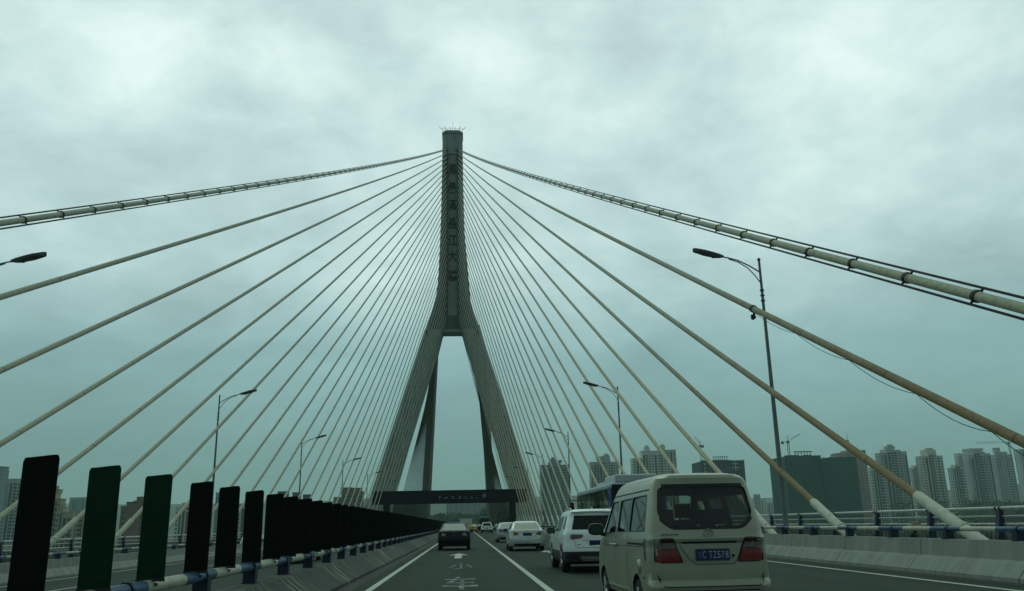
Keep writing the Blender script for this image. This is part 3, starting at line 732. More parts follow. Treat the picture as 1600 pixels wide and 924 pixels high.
# ------------------------------------------------------------------ cars
def roundpoly(poly, r, n=4):
    out = []; P = [Vector(p) for p in poly]; m = len(P)
    for i in range(m):
        a, b, c = P[i-1], P[i], P[(i+1) % m]; u = (a-b); v = (c-b); rr = min(r, u.length*.45, v.length*.45)
        p0 = b+u.normalized()*rr; p1 = b+v.normalized()*rr
        for k in range(n+1):
            t = k/n; q = p0*(1-t)**2+b*2*t*(1-t)+p1*t*t; out.append((q.x, q.y))
    return out
class Car:
    """body lofted from horizontal slices (z, half width, rear y, front y, rear corner, front corner, bow)"""
    def __init__(s, spec): s.S = np.array(spec, float)
    def at(s, z): return [float(np.interp(z, s.S[:, 0], s.S[:, k])) for k in range(1, 7)]
    def rear(s, x, z):
        w, yr, yf, rr, rf, bow = s.at(z); e = max(0, abs(x)-(w-rr)); e = min(e, rr*.98)
        return yr+rr-math.sqrt(rr*rr-e*e)+bow*(x/w)**2
    def front(s, x, z):
        w, yr, yf, rr, rf, bow = s.at(z); e = max(0, abs(x)-(w-rf)); e = min(e, rf*.98)
        return yf-rf+math.sqrt(rf*rf-e*e)-bow*1.5*(x/w)**2
    def side(s, y, z):
        w, yr, yf, rr, rf, bow = s.at(z)
        if y < yr+rr+bow: e = min(yr+rr+bow-y, rr*.98); return w-rr+math.sqrt(rr*rr-e*e)
        if y > yf-rf: e = min(y-(yf-rf), rf*.98); return w-rf+math.sqrt(rf*rf-e*e)
        return w
    def ring(s, z, inset=0.0):
        w, yr, yf, rr, rf, bow = s.at(z); w -= inset; yr += inset; yf -= inset; rr = max(rr-inset, .03); rf = max(rf-inset, .03)
        P = []
        for k in range(-5, 6): x = (w-rr)*k/5; P.append((x, yr+bow*(x/w)**2, z))
        for k in range(1, 6): a = math.pi/2*k/6; x = w-rr+rr*math.sin(a); P.append((x, yr+rr-rr*math.cos(a)+bow*(x/w)**2*(1-k/6), z))
        for k in range(0, 13): P.append((w, lerp(yr+rr, yf-rf, k/12), z))
        for k in range(1, 6): a = math.pi/2*k/6; x = w-rf+rf*math.cos(a); P.append((x, yf-rf+rf*math.sin(a)-bow*1.5*(x/w)**2*(k/6), z))
        for k in range(5, -6, -1): x = (w-rf)*k/5; P.append((x, yf-bow*1.5*(x/w)**2, z))
        for k in range(5, 0, -1): a = math.pi/2*k/6; x = w-rf+rf*math.cos(a); P.append((-x, yf-rf+rf*math.sin(a)-bow*1.5*(x/w)**2*(k/6), z))
        for k in range(12, -1, -1): P.append((-w, lerp(yr+rr, yf-rf, k/12), z))
        for k in range(5, 0, -1): a = math.pi/2*k/6; x = w-rr+rr*math.sin(a); P.append((-x, yr+rr-rr*math.cos(a)+bow*(x/w)**2*(1-k/6), z))
        return P
    def levels(s):
        zs = list(s.S[:, 0]); out = []
        for a, b in zip(zs, zs[1:]):
            n = max(1, int((b-a)/.06)); out += [a+(b-a)*i/n for i in range(n)]
        return out+[zs[-1]]
    def body(s, name, m, parent, arches=(), ar=.37, windows=(), hollow=False, zlow=None, smooth=35):
        mb = MB(); mb.loft([s.ring(z) for z in s.levels()]); o = mb.obj(name+'_raw', m, None, 0)
        cuts = []
        if hollow:
            z0, z1 = s.S[0, 0], s.S[-1, 0]
            zz = [z for z in s.levels() if z < z1-.055 and z > z0+.25]
            c = MB(); c.loft([s.ring(z, .05) for z in zz]); cuts.append(c)
        for kind, poly, d0, d1 in windows:
            c = MB()
            if kind == 'y': c.loft([[(p[0], d, p[1]) for p in poly] for d in (d0, d1)])
            else: c.loft([[(d, p[0], p[1]) for p in poly] for d in (d0, d1)])
            cuts.append(c)
        for y in arches:
            for sg in (-1, 1):
                c = MB(); w = s.at(.5)[0]; n = 20
                c.tube([(sg*(w-.28), y, ar*.93), (sg*(w+.2), y, ar*.93)], ar, n); cuts.append(c)
        tmp = []
        for c in cuts:
            co = c.obj('cut', m); tmp.append(co); md = o.modifiers.new('b', 'BOOLEAN'); md.operation = 'DIFFERENCE'; md.object = co; md.solver = 'EXACT'
        bpy.context.view_layer.update()
        n = applied(o, name, parent)
        for c in tmp: bpy.data.objects.remove(c)
        n.data.shade_smooth(); n.data.set_sharp_from_angle(angle=R(smooth))
        if hollow:      # the lining of the cabin is dark trim, not paint
            n.data.materials.append(M['interior'])
            for p in n.data.polygons:
                c_ = p.center
                if abs(c_.x) < s.side(c_.y, c_.z)-.02 and s.rear(c_.x, c_.z)+.02 < c_.y < s.front(c_.x, c_.z)-.02 and s.S[0, 0]+.02 < c_.z < s.S[-1, 0]-.035: p.material_index = 1
        return n
    def patch(s, name, face, poly, off, m, parent, grid=.07, hole=None):
        """poly in (x,z) for rear/front, (y,z) for left/right; laid on the body surface, off metres proud"""
        bm = bmesh.new(); vs = [bm.verts.new((p[0], p[1], 0)) for p in poly]
        if hole:
            hs = [bm.verts.new((p[0], p[1], 0)) for p in hole]; n = len(vs)
            assert len(hs) == n
            for i in range(n): bm.faces.new((vs[i], vs[(i+1) % n], hs[(i+1) % n], hs[i]))
        else: bm.faces.new(vs)
        A = np.array(poly); lo, hi = A.min(0), A.max(0)
        for ax in (0, 1):
            k = lo[ax]+grid
            while k < hi[ax]:
                no = [0, 0, 0]; no[ax] = 1; co = [0, 0, 0]; co[ax] = k
                bmesh.ops.bisect_plane(bm, geom=bm.verts[:]+bm.edges[:]+bm.faces[:], plane_co=co, plane_no=no, dist=1e-5); k += grid
        for v in bm.verts:
            a, z = v.co.x, v.co.y
            if face == 'rear': v.co = (a, s.rear(a, z)-off, z)
            elif face == 'front': v.co = (a, s.front(a, z)+off, z)
            elif face == 'left': v.co = (-s.side(a, z)-off, a, z)
            else: v.co = (s.side(a, z)+off, a, z)
        bmesh.ops.recalc_face_normals(bm, faces=bm.faces)
        me = bpy.data.meshes.new(name); bm.to_mesh(me); bm.free(); me.shade_smooth()
        # make all normals agree with the outward direction
        dirv = {'rear': (0, -1, 0), 'front': (0, 1, 0), 'left': (-1, 0, 0), 'right': (1, 0, 0)}[face]
        if sum(p.normal.dot(Vector(dirv)) for p in me.polygons) < 0: me.flip_normals()
        me.materials.append(m); o = bpy.data.objects.new(name, me); COL.objects.link(o); o.parent = parent; return o
    def seam(s, name, face, pts, parent, wd=.009, off=.003, m=None):
        mb = MB()
        for a, b in zip(pts, pts[1:]):
            a = Vector(a); b = Vector(b); n = max(1, int((b-a).length/.08)); d = (b-a).normalized(); q = Vector((-d.y, d.x))*wd/2
            for i in range(n):
                p0 = a.lerp(b, i/n); p1 = a.lerp(b, (i+1)/n); Q = []
                for p in (p0-q, p1-q, p1+q, p0+q):
                    if face == 'rear': Q.append((p.x, s.rear(p.x, p.y)-off, p.y))
                    elif face == 'left': Q.append((-s.side(p.x, p.y)-off, p.x, p.y))
                    else: Q.append((s.side(p.x, p.y)+off, p.x, p.y))
                mb.quad(Q)
        return mb.obj(name, m or M['seam'], parent)
def wheel(parent, x, y, r, w=.2):
    sg = 1 if x > 0 else -1
    pr = [(-w/2, r*.62), (-w/2, r*.9), (-w/2+.03, r*.985), (-w*.2, r), (w*.2, r), (w/2-.03, r*.985), (w/2, r*.9), (w/2, r*.62)]
    mb = MB(); rings = [[(px, rad*math.cos(a), rad*math.sin(a)) for px, rad in pr] for a in np.linspace(0, 2*math.pi, 29)[:-1]]
    m = len(pr); i0 = 0
    for ring in rings: mb.v += ring
    for k in range(28):
        for j in range(m-1): a = k*m+j; b = ((k+1) % 28)*m+j; mb.f.append((a, a+1, b+1, b))
    o = mb.obj('wheel', M['tyre'], parent, 50); o.location = (x, y, r)
    mb = MB(); xo = sg*(w/2-.03)
    mb.tube([(xo-.02*sg, 0, 0), (xo, 0, 0)], [r*.63, r*.63], 20); mb.tube([(xo, 0, 0), (xo+.02*sg, 0, 0)], r*.14, 10)
    h = mb.obj('rim', M['darkmetal'], o, 50)
    mb = MB()
    for k in range(5):
        a = k*2*math.pi/5; c, sn = math.cos(a), math.sin(a)
        mb.tube([(xo+.012*sg, c*r*.1, sn*r*.1), (xo+.014*sg, c*r*.6, sn*r*.6)], .028, 5)
    mb.tube([(xo+.01*sg, r*.6*math.cos(a), r*.6*math.sin(a)) for a in np.linspace(0, 2*math.pi, 21)], .016, 5, False)
    mb.obj('rim_spokes', M['rim'], o, 40)
def number_plate(car, parent, x, z, txt, w=.44, h=.14, off=.012):
    y = car.rear(x, z)-off
    mb = MB(); mb.box(x-w/2, x+w/2, y-.006, y+.004, z-h/2, z+h/2); p = mb.obj('number_plate', M['plate'], parent)
    if txt:
        a, b = txt
        text_obj('plate_lettering', a, .050, .085, .001, M['plate_dim'], p, Matrix.Translation((x-w/2+.045, y-.009, z)) @ FACE_BACK)
        text_obj('plate_lettering', b[0], .046, .088, .001, M['plate_text'], p, Matrix.Translation((x-w/2+.105, y-.009, z)) @ FACE_BACK, bold=.01)
        for k, c in enumerate(b[1:]):
            text_obj('plate_lettering', c, .043, .088, .001, M['plate_text'], p, Matrix.Translation((x-w/2+.19+k*.053, y-.009, z)) @ FACE_BACK, bold=.01)
    return p
M['plate_dim'] = mat('dim plate lettering', (.10, .14, .25), .5, var=.1, scale=10)
def mirror(parent, x, y, z, m):
    sg = 1 if x > 0 else -1
    mb = MB(); rings = []
    for k, (dy, sc) in enumerate(((-.09, .9), (-.05, 1), (.03, .9), (.09, .45))):
        rings.append([(x+.13*sc*math.copysign(abs(math.cos(a))**.7, math.cos(a)), y+dy, z+.095*sc*math.copysign(abs(math.sin(a))**.7, math.sin(a))) for a in np.linspace(0, 2*math.pi, 17)[:-1]])
    mb.loft(rings); mb.tube([(x-sg*.08, y, z-.07), (x-sg*.22, y+.02, z-.10)], .03, 6)
    o = mb.obj('wing_mirror', m, parent, 50)
    g = MB(); g.quad([(x-.09, y-.0915, z-.06), (x+.09, y-.0915, z-.06), (x+.09, y-.0915, z+.06), (x-.09, y-.0915, z+.06)]); g.obj('mirror_glass', M['skyglass'], o)
def seat(parent, x, y, z, m):
    mb = MB(); mb.box(x-.22, x+.22, y-.05, y+.09, z, z+.52); mb.box(x-.22, x+.22, y, y+.45, z-.12, z+.08)
    o = mb.obj('seat', m, parent, bevel=.05)
    mb = MB(); mb.box(x-.12, x+.12, y-.06, y+.05, z+.55, z+.76); mb.tube([(x-.05, y, z+.45), (x-.05, y, z+.58)], .01, 5); mb.tube([(x+.05, y, z+.45), (x+.05, y, z+.58)], .01, 5); mb.obj('headrest', m, o, bevel=.04)

# --- champagne minivan
def carpaint(name, col, rough=.32, metal=.35, dirtc=None):
    return mat(name, col, rough, metal, var=.10, scale=1.6, coat=.35, spec=.5, dirt=dirtc or ((col[0]*.55, col[1]*.55, col[2]*.5), 1.8, .6, .95))
M['champagne'] = carpaint('dusty champagne paint', (.33, .345, .26), .36, .3)
M['vanglass'] = glass('tinted van glass', (.50, .58, .53), .8)
M['interior'] = mat('dark interior', (.02, .022, .022), .85, var=.2, scale=5)
M['seatcloth'] = mat('seat cloth', (.03, .035, .035), .9, var=.2, scale=8)
def build_van():
    t = empty('minivan', (3.12, 10.9, 0), 'dusty champagne minivan seen from behind, filling the lane on the right', 'van', None, R(1.3))
    sp = [(.30, .76, .06, 3.92, .19, .35, .05), (.36, .785, .0, 3.95, .19, .35, .05), (.50, .80, -.02, 3.96, .19, .35, .05), (.56, .80, .01, 3.96, .19, .35, .045), (.585, .80, .045, 3.96, .19, .35, .04),
          (.70, .80, .045, 3.95, .19, .35, .04), (.76, .80, .05, 3.93, .19, .35, .04), (.90, .795, .05, 3.9, .19, .35, .04), (1.02, .785, .055, 3.8, .19, .35, .04), (1.055, .782, .035, 3.72, .19, .35, .04),
          (1.085, .778, .035, 3.66, .18, .33, .04), (1.11, .775, .06, 3.6, .17, .3, .04), (1.25, .752, .085, 3.42, .16, .28, .04), (1.5, .705, .14, 3.12, .15, .25, .04), (1.7, .665, .185, 2.88, .15, .25, .04),
          (1.79, .640, .19, 2.74, .13, .25, .045), (1.85, .605, .19, 2.6, .14, .25, .05), (1.89, .545, .22, 2.42, .16, .25, .05), (1.915, .45, .30, 2.2, .2, .25, .05), (1.925, .30, .42, 1.9, .2, .2, .05)]
    c = Car(sp)
    rw = roundpoly([(-.59, 1.735), (-.635, 1.38), (-.46, 1.235), (.46, 1.235), (.635, 1.38), (.59, 1.735)], .07)
    ro = roundpoly([(-.625, 1.775), (-.675, 1.37), (-.48, 1.195), (.48, 1.195), (.675, 1.37), (.625, 1.775)], .08)
    sw = [roundpoly(p, .04) for p in ([(.36, 1.19), (1.30, 1.18), (1.30, 1.63), (.46, 1.64)], [(1.40, 1.18), (2.12, 1.17), (2.12, 1.61), (1.40, 1.625)], [(2.28, 1.165), (3.16, 1.14), (2.74, 1.60), (2.28, 1.605)])]
    ws = roundpoly([(-.60, 1.70), (-.68, 1.20), (.68, 1.20), (.60, 1.70)], .06)
    wins = [('y', rw, -.5, .75), ('y', ws, 2.4, 4.5)]+[('x', p, a, b) for p in sw for a, b in ((-1.1, -.5), (.5, 1.1))]
    body = c.body('body', M['champagne'], t, (.80, 3.22), .33, wins, hollow=True, smooth=32)
    c.patch('rear_window', 'rear', rw, -.015, M['vanglass'], t)
    c.patch('window_seal', 'rear', ro, .004, M['blackplastic'], t, hole=rw)
    for p in sw:
        c.patch('side_window', 'left', p, -.012, M['vanglass'], t); c.patch('side_window', 'right', p, -.012, M['vanglass'], t)
        cx, cz = np.mean(p, 0); q = [((a-cx)*1.045+cx, (b-cz)*1.06+cz) for a, b in p]
        c.patch('side_seal', 'left', q, .003, M['blackplastic'], t, hole=p)
    c.patch('windscreen', 'front', ws, -.015, M['vanglass'], t)
    # tail lamps: red, clear strip, smoked amber wrap
    for s, f in ((-1, 'left'), (1, 'right')):
        def sx(P): return [(s*a, b) for a, b in P]
        e = .006
        r1 = sx([(.70, 1.085), (.475, 1.085), (.365, .80), (.70, .80)])
        lamp = c.patch('tail_lamp', 'rear', roundpoly(sx([(.765, 1.095), (.465, 1.095), (.35, .79), (.765, .79)]), .02), .005, M['seam'], t)
        c.patch('red_lens', 'rear', sx([(.70, .955), (.425, .955), (.37, .80), (.70, .80)]), .010, M['redlens'], lamp)
        c.patch('clear_lens', 'rear', sx([(.70, 1.035), (.462, 1.035), (.43, .962), (.70, .962)]), .010, M['clearlens'], lamp)
        c.patch('upper_lens', 'rear', sx([(.70, 1.085), (.485, 1.085), (.465, 1.04), (.70, 1.04)]), .010, M['darkred'], lamp)
        c.patch('lamp_wrap', 'rear', [(s*.695, 1.085), (s*.765, 1.085), (s*.775, .94), (s*.695, .94)], .0115, M['amber'], lamp, grid=.015)
        c.patch('lamp_wrap', 'rear', [(s*.695, .94), (s*.775, .94), (s*.775, .82), (s*.695, .80)], .0115, M['darkred'], lamp, grid=.015)
        side_poly = [(.12, 1.09), (.33, 1.09), (.37, 1.05), (.32, .87), (.24, .81), (.12, .80)]
        c.patch('lamp_wrap', f, [(a-.02, b) for a, b in side_poly], .008, M['amber'], lamp)
        c.patch('lamp_wrap', f, [(.10, .93), (.31, .93), (.28, .86), (.20, .81), (.10, .81)], .0105, M['darkred'], lamp)
    # tailgate garnish and plate recess
    c.seam('tailgate_shadow_gap', 'rear', [(-.36, 1.035), (.36, 1.035)], t, .022, .004)
    rec = roundpoly([(-.36, 1.02), (-.27, .81), (-.19, .765), (.30, .765), (.37, .81), (.42, 1.02)], .03)
    c.seam('plate_recess_edge', 'rear', [(-.39, 1.0), (-.27, .83), (-.18, .768), (.30, .768), (.36, .83), (.43, 1.0)], t, .008)
    c.seam('tailgate_gap', 'rear', [(-.70, .79), (-.69, .66), (-.655, .525), (-.60, .505), (.60, .505), (.655, .525), (.69, .66), (.70, .79)], t, .012)
    c.seam('tailgate_crease', 'rear', [(-.66, .68), (.66, .68)], t, .004, m=M['champagne'])
    number_plate(c, t, .03, .885, ('渝', 'CTZ578'))
    mb = MB(); y = c.rear(.2, .87); mb.tube([(.30, y-.01, .868), (.30, y+.01, .868)], .018, 12); mb.obj('tailgate_lock', M['darkmetal'], t, 40)
    # badge: plain ring with a small peak, and small model lettering too worn to read
    mb = MB(); y = c.rear(0, 1.15)-.012
    mb.tube([(.0+.062*math.cos(a), y, 1.148+.045*math.sin(a)) for a in np.linspace(0, 2*math.pi, 21)], .008, 6, False)
    mb.quad([(-.02, y-.004, 1.18), (.0, y-.004, 1.215), (.02, y-.004, 1.18)]); mb.quad([(-.035, y-.003, 1.125), (0, y-.006, 1.165), (.035, y-.003, 1.125), (0, y-.006, 1.14)])
    mb.obj('badge', M['chrome'], t, 40)
    mb = MB(); rngl = random.Random(3)
    for k in range(9):
        x = -.60+k*.026; yy = c.rear(x, 1.135)-.004
        mb.box(x-.009, x-.003, yy-.002, yy+.004, 1.12, 1.148); mb.box(x-.009, x+.008, yy-.002, yy+.004, (1.12, 1.132, 1.143)[k % 3], (1.125, 1.137, 1.148)[k % 3])
    mb.obj('tailgate_lettering', M['darkmetal'], t)
    # bumper reflectors and lower edge
    for s in (-1, 1): c.patch('reflector', 'rear', [(s*.42, .43), (s*.66, .43), (s*.70, .38), (s*.44, .38)], .006, M['darkred'], t)
    c.seam('bumper_groove', 'rear', [(-.60, .455), (.60, .455)], t, .012)
    # side details
    for f in ('left', 'right'):
        c.seam('door_gap', f, [(1.36, 1.66), (1.36, .75), (1.30, .42), (1.15, .36)], t, .010); c.seam('door_gap', f, [(2.20, 1.66), (2.20, .42)], t, .010)
        c.seam('door_gap', f, [(3.25, 1.1), (3.22, .7), (2.95, .42)], t, .010); c.seam('door_gap', f, [(1.15, .36), (2.9, .36)], t, .010)
        c.seam('sliding_rail', f, [(.32, 1.02), (1.34, 1.015)], t, .028)
        c.seam('drip_rail', f, [(.30, 1.715), (2.7, 1.685)], t, .016)
        c.seam('body_line', f, [(.4, .99), (3.3, .965)], t, .008)
        c.seam('bumper_gap', f, [(.05, .60), (.47, .60)], t, .010)
    for yy in (2.10, 2.36):
        mb = MB(); mb.tube([(-.80, yy-.08, .985), (-.835, yy-.04, .985), (-.835, yy+.06, .985), (-.80, yy+.09, .985)], .017, 6); mb.obj('door_handle', M['champagne'], t, 50)
    mb = MB(); mb.tube([(-.795, .62, .73), (-.815, .62, .73), (-.822, .62, .73)], [.10, .09, .04], 16); mb.obj('fuel_flap', M['champagne'], t, 60)
    for x in (-.70, .70):
        for yy in (.80, 3.22): wheel(t, x, yy, .29, .17)
    mirror(t, -.93, 3.12, 1.20, M['blackplastic']); mirror(t, .93, 3.12, 1.20, M['blackplastic'])
    for x in (-.36, .36):
        for yy in (.85, 1.65, 2.5): seat(t, x, yy, .70+.1*(yy > 2), M['seatcloth'])
    mb = MB(); mb.box(-.68, .68, 3.0, 3.35, .85, 1.08); mb.obj('dashboard', M['interior'], t, bevel=.05)
    mb = MB(); mb.box(-.62, .62, .2, 3.2, .40, .46); mb.obj('cabin_floor', M['interior'], t)
    mb = MB(); mb.tube([(.25, -.06, .33), (.25, .3, .33)], .025, 8); mb.obj('exhaust_pipe', M['darkmetal'], t, 50)
build_van()

# --- white suv, and its far relative
M['whitecar'] = carpaint('white car paint', (.78, .86, .83), .25, .0)
def build_suv(name, loc, label, paintm, near=True):
    t = empty(name, loc, label, 'car')
    sp = [(.27, .82, .12, 4.35, .2, .4, .05), (.34, .87, .03, 4.42, .22, .45, .07), (.52, .90, .0, 4.45, .24, .45, .08), (.66, .905, .02, 4.45, .24, .45, .08), (.80, .90, .07, 4.42, .22, .5, .08), (.98, .885, .10, 4.30, .2, .5, .08),
          (1.04, .865, .12, 4.10, .2, .45, .08), (1.08, .85, .15, 3.75, .2, .4, .08), (1.12, .835, .19, 3.35, .2, .35, .08), (1.3, .78, .33, 3.05, .2, .3, .08), (1.5, .715, .50, 2.68, .2, .3, .08), (1.57, .69, .50, 2.55, .22, .3, .08), (1.62, .65, .46, 2.4, .24, .3, .1), (1.665, .57, .60, 2.15, .28, .3, .1), (1.68, .42, .8, 1.9, .3, .3, .1)]
    c = Car(sp)
    c.body('body', paintm, t, (.86, 3.55), .40)
    lo = Car([(.24, .84, .14, 4.3, .2, .4, .06), (.30, .885, .02, 4.44, .2, .45, .08), (.50, .915, -.015, 4.47, .24, .45, .08), (.56, .91, -.005, 4.46, .24, .45, .08)])
    lo.body('lower_cladding', M['blackplastic'], t, (.86, 3.55), .385)
    c.patch('rear_window', 'rear', roundpoly([(-.60, 1.50), (-.70, 1.19), (-.66, 1.13), (.66, 1.13), (.70, 1.19), (.60, 1.50)], .04), .006, M['darkglass'], t)
    for s, f in ((-1, 'left'), (1, 'right')):
        c.patch('side_window', f, roundpoly([(2.1, 1.10), (2.95, 1.11), (2.72, 1.32), (2.40, 1.46), (2.1, 1.49)], .03), .006, M['darkglass'], t)
        c.patch('side_window', f, roundpoly([(1.28, 1.14), (2.03, 1.11), (2.03, 1.49), (1.45, 1.50)], .03), .006, M['darkglass'], t)
        c.patch('quarter_window', f, roundpoly([(.52, 1.13), (.92, 1.15), (1.06, 1.50), (.72, 1.49)], .03), .006, M['darkglass'], t)
        c.patch('tail_lamp', 'rear', roundpoly([(s*.82, 1.01), (s*.42, 1.0), (s*.36, .965), (s*.44, .90), (s*.82, .86)], .02), .008, M['darkred'], t)
        c.patch('tail_lamp', f, roundpoly([(.14, 1.0), (.42, .98), (.40, .90), (.14, .86)], .02), .008, M['darkred'], t)
        c.seam('door_gap', f, [(1.22, 1.1), (1.22, .6), (1.3, .45)], t, .01); c.seam('door_gap', f, [(2.06, 1.1), (2.06, .4)], t, .01); c.seam('door_gap', f, [(3.05, 1.08), (3.1, .7), (3.0, .45)], t, .01)
        c.seam('window_trim', f, [(.95, 1.11), (2.95, 1.07)], t, .015)
    c.seam('tailgate_gap', 'rear', [(-.70, 1.1), (-.62, 1.0), (-.60, .70), (-.52, .655), (.52, .655), (.60, .70), (.62, 1.0), (.70, 1.1)], t, .01)
    c.seam('tailgate_crease', 'rear', [(-.42, .84), (.42, .84)], t, .008)
    number_plate(c, t, 0, .77, None)
    lo.patch('skid_plate', 'rear', roundpoly([(-.52, .44), (-.42, .31), (.42, .31), (.52, .44)], .05), .008, M['lamp'], t)
    mb = MB(); mb.box(-.40, .40, lo.rear(0, .36)-.02, lo.rear(0, .36)+.1, .365, .385); mb.obj('bumper_trim', M['chrome'], t)
    mb = MB(); mb.box(-.55, -.45, c.rear(-.5, .73)-.006, c.rear(-.5, .73)+.02, .735, .75); mb.obj('tailgate_lettering', M['darkmetal'], t)
    mb = MB(); mb.loft([[(x, .40+abs(x)*.12, 1.585) for x in (-.62, .62)]+[(x, .62, 1.60) for x in (.62, -.62)], [(x, .40+abs(x)*.12, 1.61) for x in (-.62, .62)]+[(x, .62, 1.64) for x in (.62, -.62)]]); mb.obj('roof_spoiler', paintm, t, bevel=.01)
    for s in (-1, 1):
        mb = MB(); mb.tube([(s*.58, .85, 1.665), (s*.60, .95, 1.70), (s*.60, 2.1, 1.70), (s*.58, 2.2, 1.66)], .016, 6); mb.obj('roof_rail', M['chrome'], t, 60)
    mb = MB(); mb.loft([[(-.02, .78, 1.67), (.02, .78, 1.67), (.02, .98, 1.67), (-.02, .98, 1.67)], [(-.004, .78, 1.745), (.004, .78, 1.745), (.004, .82, 1.745), (-.004, .82, 1.745)]]); mb.obj('aerial', paintm, t)
    for x in (-.80, .80):
        for yy in (.86, 3.55): wheel(t, x, yy, .355, .22)
    mirror(t, -.98, 2.95, 1.10, M['blackplastic']); mirror(t, .98, 2.95, 1.10, M['blackplastic'])
    mb = MB(); mb.box(-.7, .7, .3, 4.0, .22, .4); mb.obj('underbody', M['seam'], t)
    return t
build_suv('suv', (3.58, 23.3, 0), 'white suv with black lower trim, partly hidden behind the minivan', M['whitecar'])

# --- sedans
def build_sedan(loc, label, paintm, rz=0, lens='redlens', roof_sign=False, name='sedan', cat='car', glassm='skyglass', wd=1.0):
    t = empty(name, loc, label, cat, rz=rz)
    sp = [(.22, .80, .14, 4.45, .2, .4, .06), (.30, .85, .03, 4.55, .24, .5, .09), (.45, .885, .0, 4.6, .26, .55, .10), (.62, .89, .01, 4.6, .26, .6, .10), (.75, .885, .05, 4.55, .25, .6, .10), (.88, .875, .08, 4.35, .24, .6, .10), (.96, .86, .09, 4.0, .22, .5, .09),
          (.995, .84, .12, 3.7, .22, .45, .08), (1.015, .81, .34, 3.35, .2, .4, .06), (1.03, .79, .50, 3.2, .18, .35, .05), (1.15, .735, .76, 2.95, .16, .3, .05), (1.28, .68, 1.02, 2.66, .16, .3, .05), (1.36, .645, 1.20, 2.45, .16, .3, .05), (1.41, .60, 1.36, 2.28, .18, .3, .05), (1.445, .50, 1.55, 2.05, .2, .2, .05), (1.455, .35, 1.7, 1.9, .1, .1, .02)]
    for i, r in enumerate(sp): sp[i] = (r[0], r[1]*wd, *r[2:])
    c = Car(sp)
    c.body('body', paintm, t, (.92, 3.62), .35)
    c.patch('rear_window', 'rear', roundpoly([(-.53*wd, 1.365), (-.66*wd, 1.05), (.66*wd, 1.05), (.53*wd, 1.365)], .04), .008, M[glassm], t)
    for s, f in ((-1, 'left'), (1, 'right')):
        c.patch('side_window', f, roundpoly([(1.15, 1.06), (1.90, 1.05), (1.90, 1.375), (1.50, 1.36)], .03), .006, M['darkglass'], t)
        c.patch('side_window', f, roundpoly([(1.97, 1.05), (2.88, 1.05), (2.42, 1.37), (1.97, 1.38)], .03), .006, M['darkglass'], t)
        c.patch('tail_lamp', 'rear', roundpoly([(s*.83, .93), (s*.50, .91), (s*.42, .83), (s*.50, .76), (s*.83, .74)], .05), .008, M[lens], t)
        c.patch('tail_lamp', f, roundpoly([(.20, .92), (.40, .90), (.38, .80), (.2, .76)], .03), .008, M[lens], t)
        c.seam('door_gap', f, [(1.12, 1.0), (1.15, .6), (1.3, .4)], t, .01); c.seam('door_gap', f, [(1.94, 1.03), (1.94, .35)], t, .01)
    c.seam('boot_gap', 'rear', [(-.60, .99), (-.56, .90), (-.42, .78), (-.34, .66), (.34, .66), (.42, .78), (.56, .90), (.60, .99)], t, .012)
    c.seam('boot_crease', 'rear', [(-.42, .885), (.42, .885)], t, .012)
    c.patch('bumper_valance', 'rear', roundpoly([(-.70, .36), (-.6, .235), (.6, .235), (.70, .36)], .03), .006, M['blackplastic'], t)
    number_plate(c, t, 0, .80, None)
    mb = MB(); y = c.rear(0, .93); mb.tube([(-.05, y-.01, .935), (0, y-.012, .95), (.05, y-.01, .935), (0, y-.012, .92), (-.05, y-.01, .935)], .008, 5); mb.obj('badge', M['chrome'], t)
    for x in (-.78*wd, .78*wd):
        for yy in (.92, 3.62): wheel(t, x, yy, .315, .2)
    mirror(t, -.95*wd, 2.75, 1.0, M['blackplastic']); mirror(t, .95*wd, 2.75, 1.0, M['blackplastic'])
    mb = MB(); mb.box(-.68, .68, .3, 4.2, .2, .4); mb.obj('underbody', M['seam'], t)
    if roof_sign:
        mb = MB(); mb.box(-.3, .3, 1.75, 1.9, 1.45, 1.60); mb.obj('roof_sign', M['clearlens'], t, bevel=.03)
    return t
M['silver'] = carpaint('silver car paint', (.58, .65, .61), .25, .25)
M['grey'] = carpaint('grey silver paint', (.36, .39, .38), .25, .3)
M['black'] = mat('black car paint', (.004, .005, .005), .3, 0, var=.2, scale=2, spec=.22)
M['yellow'] = carpaint('yellow taxi paint', (.50, .36, .02), .3, .0)
build_sedan((3.12, 43.3, 0), 'pale silver sedan with red tail lamps, nearest sedan in the middle lane', M['silver'], wd=1.02)
build_sedan((3.25, 64.5, 0), 'grey sedan peeping out behind the pale silver sedan', M['grey'], lens='darkred')
build_sedan((-.60, 47.0, 0), 'black sedan driving ahead in the left lane', M['black'], lens='clearlens')
build_suv('suv', (3.45, 137, 0), 'small distant white suv in the middle lane before the pylon', M['whitecar'])
build_sedan((1.35, 160, 0), 'distant yellow taxi with a pale roof sign', M['yellow'], roof_sign=True, name='taxi', cat='taxi')
build_sedan((2.75, 182, 0), 'distant dark car between the yellow taxi and white suv', M['black'], glassm='darkglass')
build_sedan((7.2, 186, 0), 'distant grey car in the right lane near the gantry leg', M['grey'], lens='darkred', glassm='darkglass')
build_sedan((-7.6, 42, zl(-7.6)), 'dark car on the opposite carriageway, seen under the median pipe rail', M['black'], rz=math.pi, glassm='darkglass')

